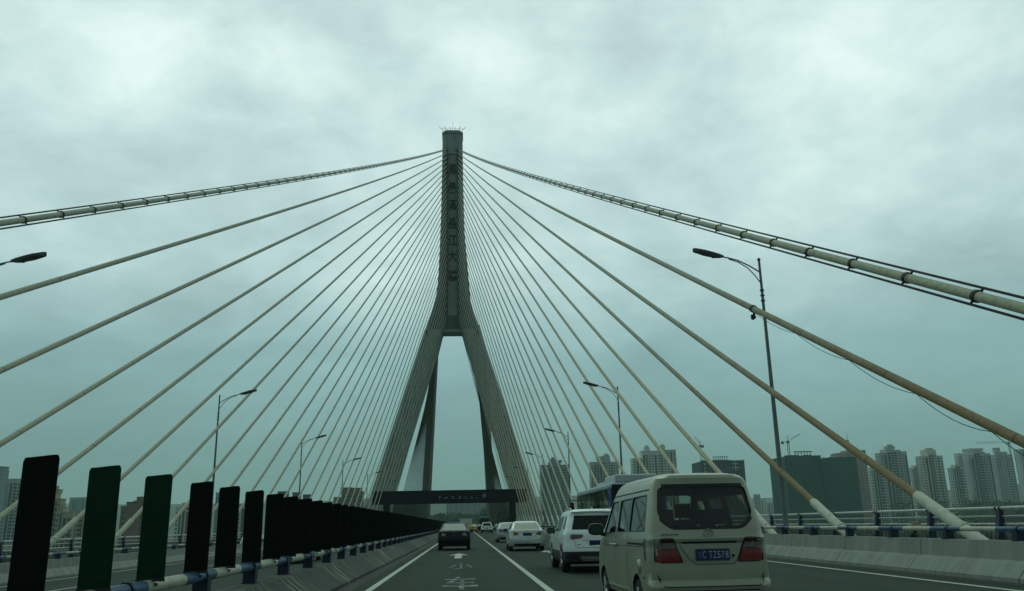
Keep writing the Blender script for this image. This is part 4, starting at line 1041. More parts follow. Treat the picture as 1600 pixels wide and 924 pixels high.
# --- bus
M['buswhite'] = carpaint('pale bus paint', (.42, .50, .52), .3, .0)
M['busblue'] = carpaint('blue bus paint', (.02, .06, .30), .3, .0)
M['buscyan'] = carpaint('light blue bus paint', (.10, .30, .36), .35, .0)
M['busglass'] = glass('bus glass', (.80, .86, .82), .9)
def build_bus(loc, label, body, rear, corner, near=True, L=11.0):
    t = empty('bus', loc, label, 'bus'); w = 1.25
    def slab(name, pts, m, bevel=.03):
        mb = MB()
        for p in pts: mb.box(*p)
        return mb.obj(name, m, t, bevel=bevel)
    slab('lower_body', [(-w, w, 0, L, .35, 1.35)], body, .06)
    slab('roof', [(-w, w, 0, L, 2.72, 2.98)], body, .09)
    slab('rear_panel', [(-w+.12, w-.12, -.012, .09, 1.35, 2.90)], rear, .01)
    for s in (-1, 1):
        slab('corner_pillar', [(s*(w-.06)-.055, s*(w-.06)+.055, .0, .14, 1.35, 2.72)], corner, .02)
        slab('side_pillar', [(s*(w-.03)-.02, s*(w-.03)+.02, y, y+.10, 1.35, 2.72) for y in (.14, 2.2, 4.0, 5.8, 7.6, 9.4, L-.14)], M['blackplastic'], 0)
        for k, (a, b) in enumerate(((.24, 2.2), (2.3, 4.0), (4.1, 5.8), (5.9, 7.6), (7.7, 9.4), (9.5, L-.14))):
            slab('side_window', [(s*(w-.02)-.004, s*(w-.02)+.004, a, b, 1.35, 2.72)], M['busglass'] if near else M['darkglass'], 0)
    slab('windscreen', [(-w+.1, w-.1, L-.05, L-.04, 1.1, 2.72)], M['busglass'] if near else M['darkglass'], 0)
    slab('air_conditioner', [(-.95, .95, .15, 3.0, 2.98, 3.34)], body, .08)
    slab('roof_pod', [(-.8, .8, 4.2, 6.6, 2.98, 3.22)], body, .1)
    for s in (-1, 1):
        for y in (2.6, 8.6): wheel(t, s*1.1, y, .48, .28)
        mb = MB(); mb.box(s*1.05-.1, s*1.05+.1, -.02, .03, .75, 1.25); mb.obj('tail_lamp', M['darkred'], t)
    slab('cabin_floor', [(-w+.06, w-.06, .2, L-.2, .9, 1.0)], M['interior'], 0)
    if near:
        rr = random.Random(5)
        for r in range(11):
            y = .9+r*.86
            for x in (-.95, -.5, .5, .95):
                mb = MB(); h = 2.0+rr.uniform(-.05, .05); mb.box(x-.2, x+.2, y, y+.12, 1.0, h-.25); mb.box(x-.13, x+.13, y+.01, y+.11, h-.27, h+(.12 if rr.random() < .5 else 0)); mb.box(x-.2, x+.2, y, y+.4, 1.3, 1.4); mb.obj('seat', M['seatcloth'], t, bevel=.04)
        mb = MB()
        for s in (-1, 1):
            mb.tube([(s*.35, .3, 2.55), (s*.35, L-.5, 2.55)], .02, 6)
            for y in (2.2, 4.6, 7): mb.tube([(s*.35, y, 1.0), (s*.35, y, 2.6)], .02, 6)
        mb.obj('grab_rail', M['steel'], t)
    mb = MB(); mb.tube([(-1.25, L-.1, 2.5), (-1.5, L+.1, 2.55), (-1.52, L+.1, 2.3)], .03, 6); mb.box(-1.64, -1.42, L, L+.16, 1.9, 2.4); mb.obj('wing_mirror', M['blackplastic'], t)
    return t
build_bus((7.55, 37.0, 0), 'pale bus with blue corner and roof unit, beyond the minivan', M['buswhite'], M['darkglass'], M['busblue'])
build_bus((4.85, 214, 0), 'distant light blue bus ahead of the small white suv', M['buscyan'], M['darkglass'], M['buscyan'], near=False, L=9)

# ------------------------------------------------------------------ people
def skin_person(t, joints, edges, m, name='body'):
    me = bpy.data.meshes.new(name); me.from_pydata([j[0] for j in joints], edges, [])
    o = bpy.data.objects.new(name+'_raw', me); COL.objects.link(o)
    md = o.modifiers.new('skin', 'SKIN'); md.use_smooth_shade = True
    if not me.skin_vertices: me.attributes
    sv = me.skin_vertices[0].data if me.skin_vertices else None
    if sv is None:
        bpy.context.view_layer.update()
    for i, j in enumerate(joints): me.skin_vertices[0].data[i].radius = (j[1], j[2] if len(j) > 2 else j[1])
    me.skin_vertices[0].data[0].use_root = True
    s2 = o.modifiers.new('sub', 'SUBSURF'); s2.levels = 1; s2.render_levels = 1
    me.materials.append(m)
    n = applied(o, name, t); n.data.shade_smooth(); n.data.materials.clear(); n.data.materials.append(m); return n
def ensure_skin(me):
    pass
def person(loc, label, crouch=False, cloth=(.30, .02, .015), hat=None, rz=0):
    t = empty('person', loc, label, 'person', rz=rz)
    ms = mat('skin', (.28, .17, .12), .6, var=.1); mc = mat('cloth %s' % label[-9:], cloth, .9, var=.2, scale=6)
    if not crouch:
        J = [((0, 0, .95), .14, .11), ((0, 0, 1.18), .15, .11), ((0, 0, 1.40), .17, .10), ((0, 0, 1.50), .06), ((0, 0, 1.56), .055),
             ((.19, 0, 1.42), .065), ((.25, -.02, 1.15), .05), ((.24, -.16, .98), .038), ((-.19, 0, 1.42), .065), ((-.26, -.02, 1.16), .05), ((-.22, -.18, 1.02), .038),
             ((.10, 0, .86), .095), ((.11, -.02, .48), .065), ((.11, .02, .10), .045), ((.11, -.12, .04), .04), ((-.10, 0, .86), .095), ((-.12, .04, .48), .065), ((-.12, .08, .10), .045), ((-.12, -.06, .04), .04)]
        hz = 1.66; hy = -.02; hands = [((.24, -.16, .98), (.1, -1, -.4)), ((-.22, -.18, 1.02), (-.1, -1, -.3))]
    else:
        J = [((0, 0, .28), .14, .12), ((0, -.10, .45), .15, .11), ((0, -.20, .60), .16, .10), ((0, -.26, .68), .06), ((0, -.29, .73), .055),
             ((.18, -.20, .60), .06), ((.26, -.32, .42), .048), ((.12, -.48, .34), .036), ((-.18, -.20, .60), .06), ((-.26, -.32, .42), .048), ((-.12, -.48, .34), .036),
             ((.12, -.05, .26), .09), ((.17, -.42, .42), .065), ((.15, -.22, .09), .045), ((.15, -.36, .04), .04), ((-.12, -.05, .26), .09), ((-.17, -.42, .42), .065), ((-.15, -.22, .09), .045), ((-.15, -.36, .04), .04)]
        hz = .83; hy = -.32; hands = [((.12, -.48, .34), (-.3, -1, -.2)), ((-.12, -.48, .34), (.3, -1, -.2))]
    E = [(0, 1), (1, 2), (2, 3), (3, 4), (2, 5), (5, 6), (6, 7), (2, 8), (8, 9), (9, 10), (0, 11), (11, 12), (12, 13), (13, 14), (0, 15), (15, 16), (16, 17), (17, 18)]
    skin_person(t, J, E, mc)
    # head with nose, ears, eyes
    bm = bmesh.new(); bmesh.ops.create_uvsphere(bm, u_segments=18, v_segments=12, radius=.105)
    for v in bm.verts:
        v.co.x *= .78; v.co.z *= 1.15
        if v.co.z < -.04: v.co.x *= .85
        if v.co.y < -.085 and abs(v.co.x) < .025 and -.03 < v.co.z < .03: v.co.y -= .022
    me = bpy.data.meshes.new('head'); bm.to_mesh(me); bm.free(); me.materials.append(ms); me.shade_smooth()
    h = inst('head', me, t, (0, hy, hz))
    mb = MB()
    for s in (-1, 1): mb.tube([(s*.082, .0, -.02), (s*.092, .01, .02)], .018, 6)
    mb.obj('ears', ms, h)
    mb = MB()
    for s in (-1, 1): mb.box(s*.033-.012, s*.033+.012, -.102, -.088, .012, .024)
    mb.box(-.022, .022, -.098, -.082, -.055, -.048); mb.obj('face_features', M['seam'], h)
    for (p, d) in hands:
        p = Vector(p); d = Vector(d).normalized(); sd = d.cross(Vector((0, 0, 1))).normalized(); sg = 1 if p.x > 0 else -1
        mb = MB(); mb.tube([tuple(p), tuple(p+d*.05), tuple(p+d*.085)], [.03, .038, .036], 8)
        for k, l in enumerate((.065, .075, .07, .055)):
            q = p+d*.085+sd*(k-1.5)*.019; mb.tube([tuple(q), tuple(q+d*l*.5), tuple(q+d*l*.85+Vector((0, 0, -l*.4)))], [.009, .0085, .007], 6)
        q = p+d*.03-sd*sg*.03; mb.tube([tuple(q), tuple(q-sd*sg*.025+d*.03), tuple(q-sd*sg*.02+d*.06)], [.011, .01, .008], 6)
        mb.obj('hand', ms, t, 50)
    if hat == 'cap':
        mb = MB(); mb.loft([[(r*.86*math.cos(a), r*math.sin(a), z) for a in np.linspace(0, 2*math.pi, 17)[:-1]] for z, r in ((.02, .118), (.07, .112), (.11, .085), (.128, .03))])
        mb.tube([(-.07, -.11, .025), (0, -.19, .02), (.07, -.11, .025)], .012, 5); mb.obj('cap', mat('red cap', (.45, .04, .03), .7, var=.2), h, 50)
        mb = MB(); mb.loft([[(.168*math.cos(a), .118*math.sin(a), z) for a in np.linspace(0, 2*math.pi, 17)[:-1]] for z in (1.06, 1.11)]); mb.obj('reflective_band', mat('pale band', (.5, .5, .38), .5, var=.1), t, 50)
    if hat == 'straw':
        mb = MB(); mb.loft([[(r*math.cos(a), r*math.sin(a), z) for a in np.linspace(0, 2*math.pi, 21)[:-1]] for z, r in ((.035, .30), (.05, .27), (.075, .16), (.14, .13), (.165, .08))]); mb.obj('straw_hat', mat('straw', (.19, .17, .10), .8, var=.2, scale=20), h, 50)
    return t
person((-20.0, 42.4, -.42), 'person in red work clothes and red cap standing by the left railing', cloth=(.13, .014, .010), hat='cap', rz=R(20))
person((14.6, 27.9, .14), 'person in dark clothes and straw hat crouching on the right walkway', True, (.02, .02, .022), 'straw', rz=R(70))
#BUILDINGS
# ------------------------------------------------------------------ buildings
M['b_grey'] = mat('grey rendered wall', (.42, .45, .43), .9, var=.12, scale=.12, dirt=((.30, .32, .30), .2, .5, .8), stretch=(1, 1, .3))
M['b_pale'] = mat('pale rendered wall', (.58, .60, .54), .9, var=.1, scale=.12, dirt=((.42, .43, .39), .2, .5, .8), stretch=(1, 1, .3))
M['b_blue'] = mat('blue grey wall', (.20, .27, .29), .9, var=.12, scale=.12)
M['b_cream'] = mat('cream wall', (.38, .33, .22), .9, var=.12, scale=.15, dirt=((.24, .2, .14), .3, .5, .8), stretch=(1, 1, .3))
M['b_brown'] = mat('brown wall', (.20, .14, .10), .9, var=.15, scale=.15)
M['b_pink'] = mat('pinkish unfinished wall', (.36, .27, .24), .9, var=.12, scale=.15)
M['b_roof'] = mat('dark roof', (.05, .055, .055), .8, var=.2, scale=.2)
M['net'] = mat('green scaffold net', (.004, .065, .038), .85, var=.28, scale=.10, dirt=((.003, .036, .024), .16, .5, .7), stretch=(1, 1, .5))
M['netblue'] = mat('dark blue green net', (.010, .028, .036), .85, var=.25, scale=.12, dirt=((.010, .028, .035), .16, .5, .7))
M['craneyel'] = mat('crane steel', (.09, .085, .06), .6, var=.2, scale=.5)
def facade(t, x0, x1, y, z0, z1, wall, pitch, fh, rnd, axis='x', sgn=-1, kinds=None):
    """columns of windows and balconies on one face; each column is one part"""
    n = max(2, int(round((x1-x0)/pitch))); w = (x1-x0)/n
    nf = int((z1-z0-1.0)/fh)
    for k in range(n):
        a = x0+k*w; kind = kinds[k % len(kinds)] if kinds else rnd.choice('wwb')
        if kind == '.': continue
        mb = MB()
        def bx(m, u0, u1, d0, d1, za, zb):
            p, q = sorted((y+sgn*d0, y+sgn*d1))
            if axis == 'x': m.box(u0, u1, p, q, za, zb)
            else: m.box(p, q, u0, u1, za, zb)
        def strip(m, u0, u1, prof):
            i0 = len(m.v)
            for d, z in prof:
                for u in (u0, u1): m.v.append((u, y+sgn*d, z) if axis == 'x' else (y+sgn*d, u, z))
            for i in range(len(prof)-1): q = i0+2*i; m.f.append((q, q+1, q+3, q+2))
        if kind in 'wn':
            m0, m1 = (.22, .78) if kind == 'w' else (.36, .64); pr = []
            for f in range(nf): z = z0+f*fh; pr += [(-.08, z+.98), (.06, z+1.0), (.06, z+2.45), (-.08, z+2.47)]
            strip(mb, a+w*m0, a+w*m1, pr); mb.obj('window_column', M['bldglass'], t)
        elif kind == 'g':
            bx(mb, a+w*.2, a+w*.8, 0.0, .10, z0, z0+nf*fh); mb.obj('recess_column', M['bldglass'], t)
        else:
            bx(mb, a+w*.08, a+w*.92, 0.0, .10, z0, z0+nf*fh)
            o = mb.obj('balcony_recess', M['bldglass'], t); m2 = MB(); pr = []
            for f in range(nf): z = z0+f*fh; pr += [(.05, z-.06), (1.1, z-.05), (1.1, z+.95), (.05, z+.96)]
            strip(m2, a+w*.08, a+w*.92, pr); m2.obj('balcony_column', wall, o)
def tower(X, Y, W_, D_, top, wall, label, base=-10, blocks=None, rz=0.0, seed=0, fh=3.0, pitch=3.6, roof=(), group=None, cat='building', kinds='wgbwwg', side=-1, name='apartment_tower'):
    """blocks: (u0,u1,v0,v1,dz) fractions of width/depth with roof drop"""
    t = empty(name, (X, Y, base), label, cat, group, rz); rnd = random.Random(seed)
    H = top-base
    for bi, (u0, u1, v0, v1, dz) in enumerate(blocks or [(0, 1, 0, 1, 0)]):
        xa, xb = (u0-.5)*W_, (u1-.5)*W_; ya, yb = v0*D_, v1*D_; h = H-dz
        mb = MB(); mb.box(xa, xb, ya, yb, 0, h); mb.box(xa-.3, xb+.3, ya-.3, yb+.3, h-.6, h+.02); mb.obj('wall', wall, t)
        facade(t, xa, xb, ya, 0, h-1, wall, pitch, fh, rnd, kinds=kinds[bi % 3:]+kinds[:bi % 3])
        if (side < 0 and u0 == 0) or (side > 0 and u1 == 1):
            facade(t, ya, yb, xa if side < 0 else xb, 0, h-1, wall, pitch, fh, rnd, axis='y', sgn=-1 if side < 0 else 1, kinds='wn.w')
    for (u, w, h, d) in roof:
        mb = MB(); x = (u-.5)*W_; mb.box(x-w/2, x+w/2, D_*.3, D_*.3+w, H-.01, H+h); mb.box(x-w/2-.4, x+w/2+.4, D_*.3-.4, D_*.3+w+.4, H+h, H+h+.4)
        if d: mb.box(x-w*.3, x+w*.3, D_*.35, D_*.35+w*.5, H+h+.4, H+h+2.6)
        mb.obj('roof_house', wall, t)
    return t
def P(x1000, top, Y): return x1000*Y/1000, 1.3+(top-1.3)*Y/1000
def twr(x0, x1, top, Y, wall, label, **k):
    xa, z = P(x0, top, Y); xb, _ = P(x1, top, Y)
    dp = k.pop('depth', min((xb-xa)*.45, 16))
    if x0 > 60: xa += dp*xa/Y
    if x1 < -60: xb += dp*xb/Y
    return tower((xa+xb)/2, Y, xb-xa, dp, z, wall, label, **k)
BL = [(0, .30, .08, 1, 3), (.30, .70, 0, 1, 0), (.70, 1, .08, 1, 3)]
BW = [(0, .22, .1, 1, 4), (.22, .5, 0, 1, 0), (.5, .78, .06, 1, 1), (.78, 1, 0, 1, 3)]
twr(88, 124, 71.5, 950, M['b_blue'], 'blue grey tower block seen behind the far cables right of the pylon', blocks=BL, seed=1, roof=((.45, 6, 3, 1), (.7, 4, 2, 0)), base=-12)
twr(147, 183, 74, 980, M['b_grey'], 'grey tower block standing left of the three-part block above the bus', blocks=BL, seed=2, roof=((.35, 7, 3, 0), (.6, 8, 4, 1)), base=-12)
twr(197, 253, 83, 960, M['b_pale'], 'pale wide tower block above the minivan roof with two roof huts', blocks=[(0, .22, .15, 1, 8), (.22, .62, 0, 1, 0), (.62, 1, .06, 1, -1)], seed=3, roof=((.36, 6, 4, 1), (.72, 6, 5, 1)), base=-12)
# netted blocks under construction
def netted(x0, x1, top, Y, m, label, steps=None, depth=40, seed=0):
    xa, z = P(x0, top, Y); xb, _ = P(x1, top, Y)
    t = empty('building_under_construction', ((xa+xb)/2, Y, -10), label, 'building'); rnd = random.Random(seed)
    W_ = xb-xa; H = z+10
    for u0, u1, dz, dv in steps or [(0, 1, 0, 0)]:
        a, b = (u0-.5)*W_, (u1-.5)*W_; h = H-dz; mb = MB(); nx_, nz = 14, 26
        pts = {}
        for j in range(nz+1):
            for i in range(nx_+1):
                k = hn(i*7+u0*90, j*6, 12, seed)
                pts[i, j] = (a+(b-a)*i/nx_, dv+.5*k, h*j/nz+(rnd.uniform(-.7, .5) if j == nz else 0))
        i0 = len(mb.v)
        for j in range(nz+1):
            for i in range(nx_+1): mb.v.append(pts[i, j])
        for j in range(nz):
            for i in range(nx_): q = i0+j*(nx_+1)+i; mb.f.append((q, q+1, q+nx_+2, q+nx_+1))
        mb.box(a+.3, b-.3, dv+.7, dv+depth, 0, h-.8)
        mb.obj('scaffold_net', m, t)
        s = MB()
        for x in np.arange(a, b, 3.2): s.box(x-.09, x+.09, dv-.8, dv-.65, 0, h+rnd.uniform(.3, 1.6))
        for zz in np.arange(4, h, 14): s.box(a, b, dv-.8, dv-.65, zz-.08, zz+.08)
        s.obj('scaffold_poles', M['netpole'], t)
    return t, W_, H
M['netpole'] = mat('scaffold pole green', (.02, .06, .045), .7, var=.3, scale=.3)
t, w, h = netted(282, 335, 70.5, 930, M['netblue'], 'dark netted tower block with pale cross marks, behind the minivan roof', seed=2)
mb = MB(); mb.box(-8, 9, 8, 22, h-.5, h+1); 
for x in np.arange(-7, 9, 2.5): mb.box(x-.3, x+.3, 8, 8.6, h, h+4.5)
mb.box(-8, 9, 7.8, 8.8, h+4.2, h+4.8); mb.obj('roof_frame', M['netblue'], t)
mb = MB(); mb.box(10.5, 17.5, -1.2, -1, h-4.2, h-3.5); mb.box(9.5, 18.5, -1.2, -1, h-8.6, h-7.9); mb.box(13.6, 14.5, -1.2, -1, h-12, h-2.4); mb.box(10, 18, -1.2, -1, h-17, h-16.2); mb.box(12, 12.8, -1.2, -1, h-20, h-14.5); mb.obj('pale_mark', M['b_pale'], t)
mb = MB()
for k in range(4): mb.box(-21.5, -20, -1.2, -1, h-5-k*4.2, h-3-k*4.2)
mb.obj('pale_mark', M['b_pale'], t)
t, w, h = netted(385, 471, 75.0, 850, M['net'], 'very wide building wrapped in green scaffold netting, right of the tall lamp pole', [(0, .52, 0, 0), (.52, 1, 2.8, -4)], 46, 5)
mb = MB()
for x in np.arange(-21, -3, 3.2): mb.box(x-.3, x+.3, 10, 10.6, h, h+4.6)
mb.box(-22, -3, 9.8, 12, h+4.0, h+4.9); mb.obj('roof_frame', M['b_roof'], t)
twr(442, 486, 80, 960, M['b_pink'], 'pinkish unfinished block rising behind the green netted building', seed=9, kinds='nww', pitch=3.2, base=-8, blocks=[(0, .35, 0, 1, 3), (.35, 1, 0, 1, 0)])
twr(376, 388, 71, 870, M['b_pale'], 'narrow pale edge block left of the green netted building', seed=10, kinds='n.', base=-8)
twr(485, 507, 62.5, 900, M['b_pale'], 'low pale block between netted building and tall tower', seed=11, base=-10, blocks=BL)
twr(497, 537, 81, 960, M['b_grey'], 'tallest grey tower left of the long cable foot, round roof hut', seed=12, blocks=BW, roof=((.5, 9, 3, 1),), base=-10)
twr(536, 553, 61, 1000, M['b_pale'], 'low block between the two tall grey towers', seed=13, base=-10, blocks=BL)
twr(547, 582, 75.5, 930, M['b_pale'], 'tall pale tower with dark roof house, middle of the right skyline', seed=14, blocks=BL, roof=((.55, 12, 3.5, 1),), base=-10)
twr(585, 606, 61, 900, M['b_pale'], 'low pale block right of the middle tower', seed=15, base=-10, blocks=BL)
twr(596, 612, 74.5, 1080, M['b_pale'], 'narrow pale tower partly hidden by the wide tower near the right edge', seed=16, base=-10)
twr(605, 642, 77, 960, M['b_grey'], 'wide grey tower with dark flat roof house near the right edge', seed=17, blocks=BW, roof=((.5, 16, 3, 0),), base=-10)
twr(640, 670, 75.5, 1000, M['b_grey'], 'broad grey slab tower second from the right edge', seed=18, blocks=BL, kinds='wnw', base=-10, roof=((.3, 6, 5, 0),))
twr(672, 735, 81, 1250, M['b_grey'], 'haziest large tower at the right edge', seed=19, blocks=BL, base=-10)
# left bank
twr(-560, -520, 72, 760, M['b_blue'], 'dark grey tower block at the far left edge', seed=20, side=1, base=-8, roof=((.8, 9, 3, 0),))
twr(-522, -500, 62, 800, M['b_grey'], 'grey block stepping down beside the far left tower', seed=21, side=1, base=-8)
twr(-482, -453, 45.5, 560, M['b_cream'], 'cream apartment tower with stepped roof behind the red worker', seed=22, side=1, base=-8, fh=3.1, pitch=3.4, blocks=[(0, .35, .0, 1, 2.2), (.35, .72, -.1, 1, 0), (.72, 1, .05, 1, 3.5)], roof=((.52, 6, 2, 1),))
twr(-462, -440, 30, 540, M['b_cream'], 'lower cream apartment wing between first two panels', seed=23, side=1, base=-8, blocks=[(0, .4, 0, 1, 0), (.4, 1, .1, 1, 3)])
twr(-450, -405, 24, 610, M['b_cream'], 'long low cream housing block behind the second panel', seed=24, side=1, base=-8)
twr(-449, -428, 40, 1350, M['b_blue'], 'hazy blue tower behind the cream apartments', seed=25, side=1, base=-8)
twr(-391, -360, 29.5, 500, M['b_brown'], 'brown block with dark roof sheds between second and third panels', seed=26, side=1, base=-8, roof=((.35, 5, 2, 0), (.7, 6, 2.6, 1)), kinds='w..n')
twr(-358, -338, 21, 620, M['b_grey'], 'small grey block behind the third panel', seed=27, side=1, base=-8)
twr(-330, -303, 32, 700, M['b_pale'], 'white grey block between third and fourth panels', seed=28, side=1, base=-8, blocks=BL)
twr(-318, -296, 22, 540, M['b_brown'], 'low brown block before the white grey block', seed=29, side=1, base=-8, kinds='w.')
twr(-286, -268, 43, 820, M['b_blue'], 'dark tower between fourth and fifth panels', seed=30, side=1, base=-8, roof=((.5, 5, 2, 0),))
twr(-262, -238, 30, 640, M['b_grey'], 'grey block between fifth and sixth panels', seed=31, side=1, base=-8)
twr(-216, -203, 43, 760, M['b_roof'], 'dark roof block poking above the panel row, leftmost of three', seed=32, side=1, base=-8)
twr(-199, -189, 41.5, 780, M['b_roof'], 'dark roof block poking above the panel row, middle of three', seed=33, side=1, base=-8)
twr(-187, -177, 39, 740, M['b_roof'], 'dark roof block poking above the panel row, rightmost of three', seed=34, side=1, base=-8)
twr(-152, -117, 41.5, 660, M['b_brown'], 'brown block with dark stepped roof left of the pylon foot', seed=35, side=1, base=-8, blocks=[(0, .3, .1, 1, 4), (.3, 1, 0, 1, 0)], roof=((.4, 8, 2.8, 0), (.78, 7, 2.4, 0)))
twr(-116, -100, 33, 700, M['b_grey'], 'grey block just left of the pylon leg', seed=36, side=1, base=-8)
# centre, under the gantry
twr(-22, 26, 35, 1500, M['b_blue'], 'hazy wide blue block seen under the gantry', seed=37, base=-8, kinds='wb', pitch=5)
twr(-30, -14, 12, 900, M['b_pale'], 'small pale low building below the gantry, left of the wide block', seed=38, base=-6)
twr(-6, 8, 8.5, 820, M['b_pale'], 'white low building below the wide hazy block', seed=39, base=-6)
# low white town at the foot of the right hills
rnd = random.Random(11); kk = 0
for k, x in enumerate((338, 346, 353, 361, 368, 374)):
    twr(x-4, x+4.5, 22+rnd.uniform(-5, 9), 1250+rnd.uniform(-120, 120), (M['b_pale'], M['b_grey'])[k % 2], 'small pale town block below the right hills, %s from the left' % ORD[k], seed=40+k, base=-8, kinds='wn', pitch=5)
# tower cranes
def crane(X, Y, base, H, jib, cj, rz, label, luff=0.0):
    t = empty('tower_crane', (X, Y, base), label, 'crane', None, rz)
    mb = MB(); s = .9
    for dx in (-s, s):
        for dy in (-s, s): mb.box(dx-.14, dx+.14, dy-.14, dy+.14, 0, H)
    n = int(H/2.4)
    for k in range(n):
        z = k*2.4; sg = 1 if k % 2 else -1
        mb.tube([(-s*sg, -s, z), (s*sg, -s, z+2.4)], .09, 4, False); mb.tube([(-s, -s*sg, z), (-s, s*sg, z+2.4)], .09, 4, False); mb.tube([(s, -s*sg, z), (s, s*sg, z+2.4)], .09, 4, False)
    mb.obj('mast', M['craneyel'], t)
    mb = MB(); mb.box(-1.3, 1.3, -1.6, .8, H, H+2.4); mb.obj('cab', M['craneyel'], t)
    mb = MB(); c, sn = math.cos(luff), math.sin(luff)
    def q(l, up_): return (l*c-up_*sn, 0, H+1.8+l*sn+up_*c)
    for up_ in (0, 1.3): mb.tube([q(0, up_), q(jib, up_*(.5 if luff else 1))], .13, 4)
    k = 0
    while k < jib-2: mb.tube([q(k, 0), q(k+1.5, 1.3)], .07, 4, False); mb.tube([q(k+1.5, 1.3), q(k+3, 0)], .07, 4, False); k += 3
    mb.obj('jib', M['craneyel'], t)
    mb = MB(); mb.box(-cj, 0, -.6, .6, H+1.6, H+2.0); mb.box(-cj, -cj+2.6, -1, 1, H-.4, H+2.2); mb.obj('counter_jib', M['craneyel'], t)
    mb = MB(); mb.tube([(0, 0, H+1.5), (0, 0, H+8)], .22, 4); mb.tube([(0, 0, H+8), q(jib*.65, 1)], .06, 4); mb.tube([(0, 0, H+8), (-cj, 0, H+2)], .06, 4); mb.obj('apex_frame', M['craneyel'], t)
crane(391*.86, 860, -8, 86-1, 15, 7, R(-8), 'tower crane with raised jib above the green netted building', R(28))
crane(465*.98, 980, -8, 96, 12, 6, R(60), 'small crane top above the pinkish block', R(55))
crane(283*.95, 950, -8, 90, 12, 4, R(170), 'small crane left of the dark netted block', R(60))
crane(668*1.05, 1050, -8, 97, 42, 10, R(175), 'long-jib crane over the broad slab tower on the right')
crane(690*1.1, 1100, -8, 106, 26, 9, R(165), 'crane furthest right above the skyline')

# ------------------------------------------------------------------ trees
def leaf_mat(name, a, b):
    m = bpy.data.materials.new(name); m.use_nodes = True; T = NT(m.node_tree); bs = m.node_tree.nodes['Principled BSDF']
    tc = T.n('ShaderNodeTexCoord'); n = T.noise(tc.outputs['Object'], .16, 4, .6); n2 = T.noise(tc.outputs['Object'], .9, 3, .6)
    c = T.mix(T.ramp(n, [(.35, 0.0), (.65, 1.0)]), a, b); c = T.mix(.5, c, T.ramp(n2, [(.3, .6), (.7, 1.35)]), 'MULTIPLY')
    T.l(c, bs.inputs['Base Color']); bs.inputs['Roughness'].default_value = .8; bs.inputs['Specular IOR Level'].default_value = .2; return m
M['leaf'] = leaf_mat('foliage', (.030, .060, .028), (.055, .085, .038))
M['leaf2'] = leaf_mat('dark foliage', (.020, .042, .024), (.038, .062, .032))
def wood(name, spots, m, label, seed=1, dens=150, leaf=.9):
    rnd = random.Random(seed); mb = MB()
    for (x, y, h, r) in spots:
        z0 = ground_z(x, y)
        mb.tube([(x, y, z0-1), (x, y, z0+h*.6)], [.3, .12], 4, False)
        lobes = [(rnd.uniform(-.5, .5)*r, rnd.uniform(-.5, .5)*r, h*rnd.uniform(.45, .85), r*rnd.uniform(.45, .7)) for _ in range(6)]
        for k in range(dens):
            lx, ly, lz, lr = rnd.choice(lobes)
            u, v, w_ = rnd.gauss(0, 1), rnd.gauss(0, 1), rnd.gauss(0, 1); n_ = math.sqrt(u*u+v*v+w_*w_)+1e-6; q = lr*rnd.uniform(.6, 1.05)/n_
            c = Vector((x+lx+u*q, y+ly+v*q, z0+lz+w_*q*.85)); a = Vector((rnd.uniform(-1, 1), rnd.uniform(-1, 1), rnd.uniform(-.6, .6))).normalized(); b = a.orthogonal().normalized()
            s = leaf*rnd.uniform(.6, 1.3); mb.v += [tuple(c-a*s), tuple(c+b*s*.8), tuple(c+a*s), tuple(c-b*s*.8)]; i = len(mb.v)-4; mb.f.append((i, i+1, i+2, i+3))
    mb.attr = []
    me = bpy.data.meshes.new(name); me.from_pydata(mb.v, [], mb.f); me.materials.append(m)
    o = bpy.data.objects.new(name, me); COL.objects.link(o); o['label'] = label; o['category'] = 'trees'; o['kind'] = 'stuff'; return o
rnd = random.Random(5); sp = []
for k in range(330):
    x = rnd.uniform(380, 800); y = bank(x)+45+abs(rnd.gauss(0, 1))*70; sp.append((x, y, rnd.uniform(20, 30), rnd.uniform(8, 12)))
wood('riverside_trees', sp, M['leaf'], 'mass of riverside trees below the right skyline', 3, 150, 1.3)
sp = []
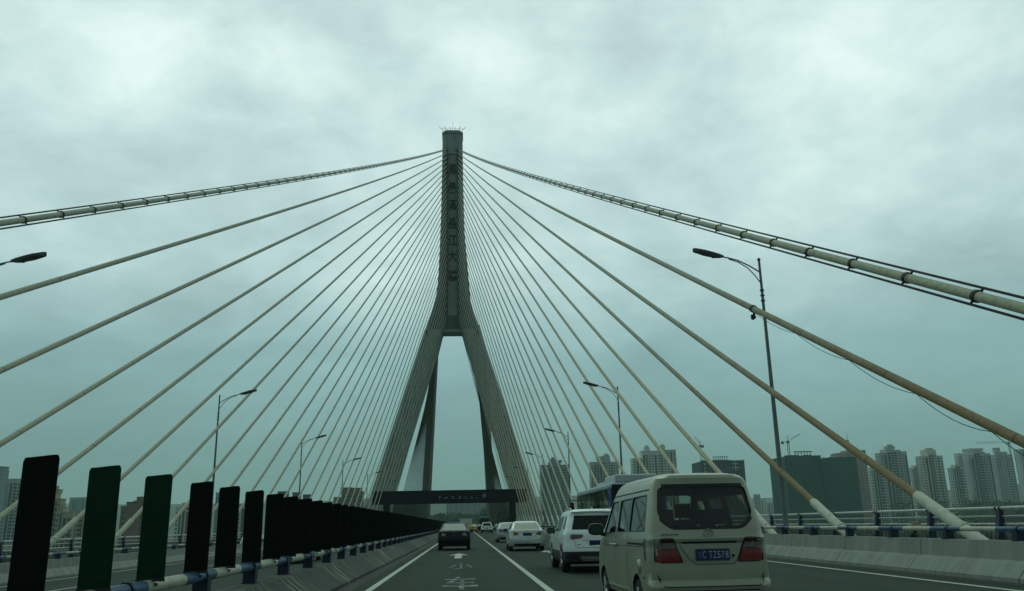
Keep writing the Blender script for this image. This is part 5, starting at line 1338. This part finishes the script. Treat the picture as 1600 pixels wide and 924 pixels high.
for k in range(170):
    x = rnd.uniform(60, 390); y = bank(x)+35+abs(rnd.gauss(0, 1))*60; sp.append((x, y, rnd.uniform(7, 13), rnd.uniform(5, 8)))
wood('riverside_trees', sp, M['leaf'], 'low riverside trees behind the parapet right of the pylon', 4, 110, 1.2)
sp = []
for k in range(220):
    x = rnd.uniform(-650, -60); y = bank(x)+20+abs(rnd.gauss(0, 1))*45; sp.append((x, y, rnd.uniform(6, 12), rnd.uniform(4, 7)))
wood('riverside_trees', sp, M['leaf'], 'low riverside trees on the left bank below the apartments', 6, 110, 1.1)
# wooded slopes flanking the road beyond the bridge
sp = []
for k in range(90):
    y = rnd.uniform(462, 640); x = -27-abs(rnd.gauss(0, 1))*16-(y-462)*.02; sp.append((x, y, rnd.uniform(10, 18), rnd.uniform(4.5, 7.5)))
wood('roadside_wood', sp, M['leaf2'], 'dark wooded slope left of the road beyond the bridge', 7, 260, .8)
sp = []
for k in range(90):
    y = rnd.uniform(470, 800); x = 17.5+abs(rnd.gauss(0, 1))*16; sp.append((x, y, rnd.uniform(10, 17), rnd.uniform(4.5, 7)))
wood('roadside_wood', sp, M['leaf2'], 'dark wooded slope right of the road beyond the bridge', 8, 260, .8)
sp = []
for k in range(80):
    x = rnd.uniform(-60, 60); y = rnd.uniform(830, 1000); sp.append((x, y, rnd.uniform(9, 15), rnd.uniform(6, 9)))
wood('distant_wood', sp, M['leaf2'], 'distant trees closing the road under the gantry', 9, 160, 1.2)
# ------------------------------------------------------------------ haze
mb = MB(); mb.box(-3700, 3700, -320, 4300, -46, 262)
hz = mb.obj('haze', bpy.data.materials.new('haze')); hz['kind'] = 'stuff'; hz['label'] = 'pale blue green haze over the river and city'; hz['category'] = 'haze'; hz.display_type = 'WIRE'
m = hz.data.materials[0]; m.use_nodes = True; m.node_tree.nodes.clear(); T = NT(m.node_tree)
v = T.n('ShaderNodeVolumePrincipled'); v.inputs['Color'].default_value = (.62, .86, .82, 1); v.inputs['Density'].default_value = HAZE; v.inputs['Anisotropy'].default_value = .2
o = T.n('ShaderNodeOutputMaterial'); T.l(v.outputs[0], o.inputs['Volume'])
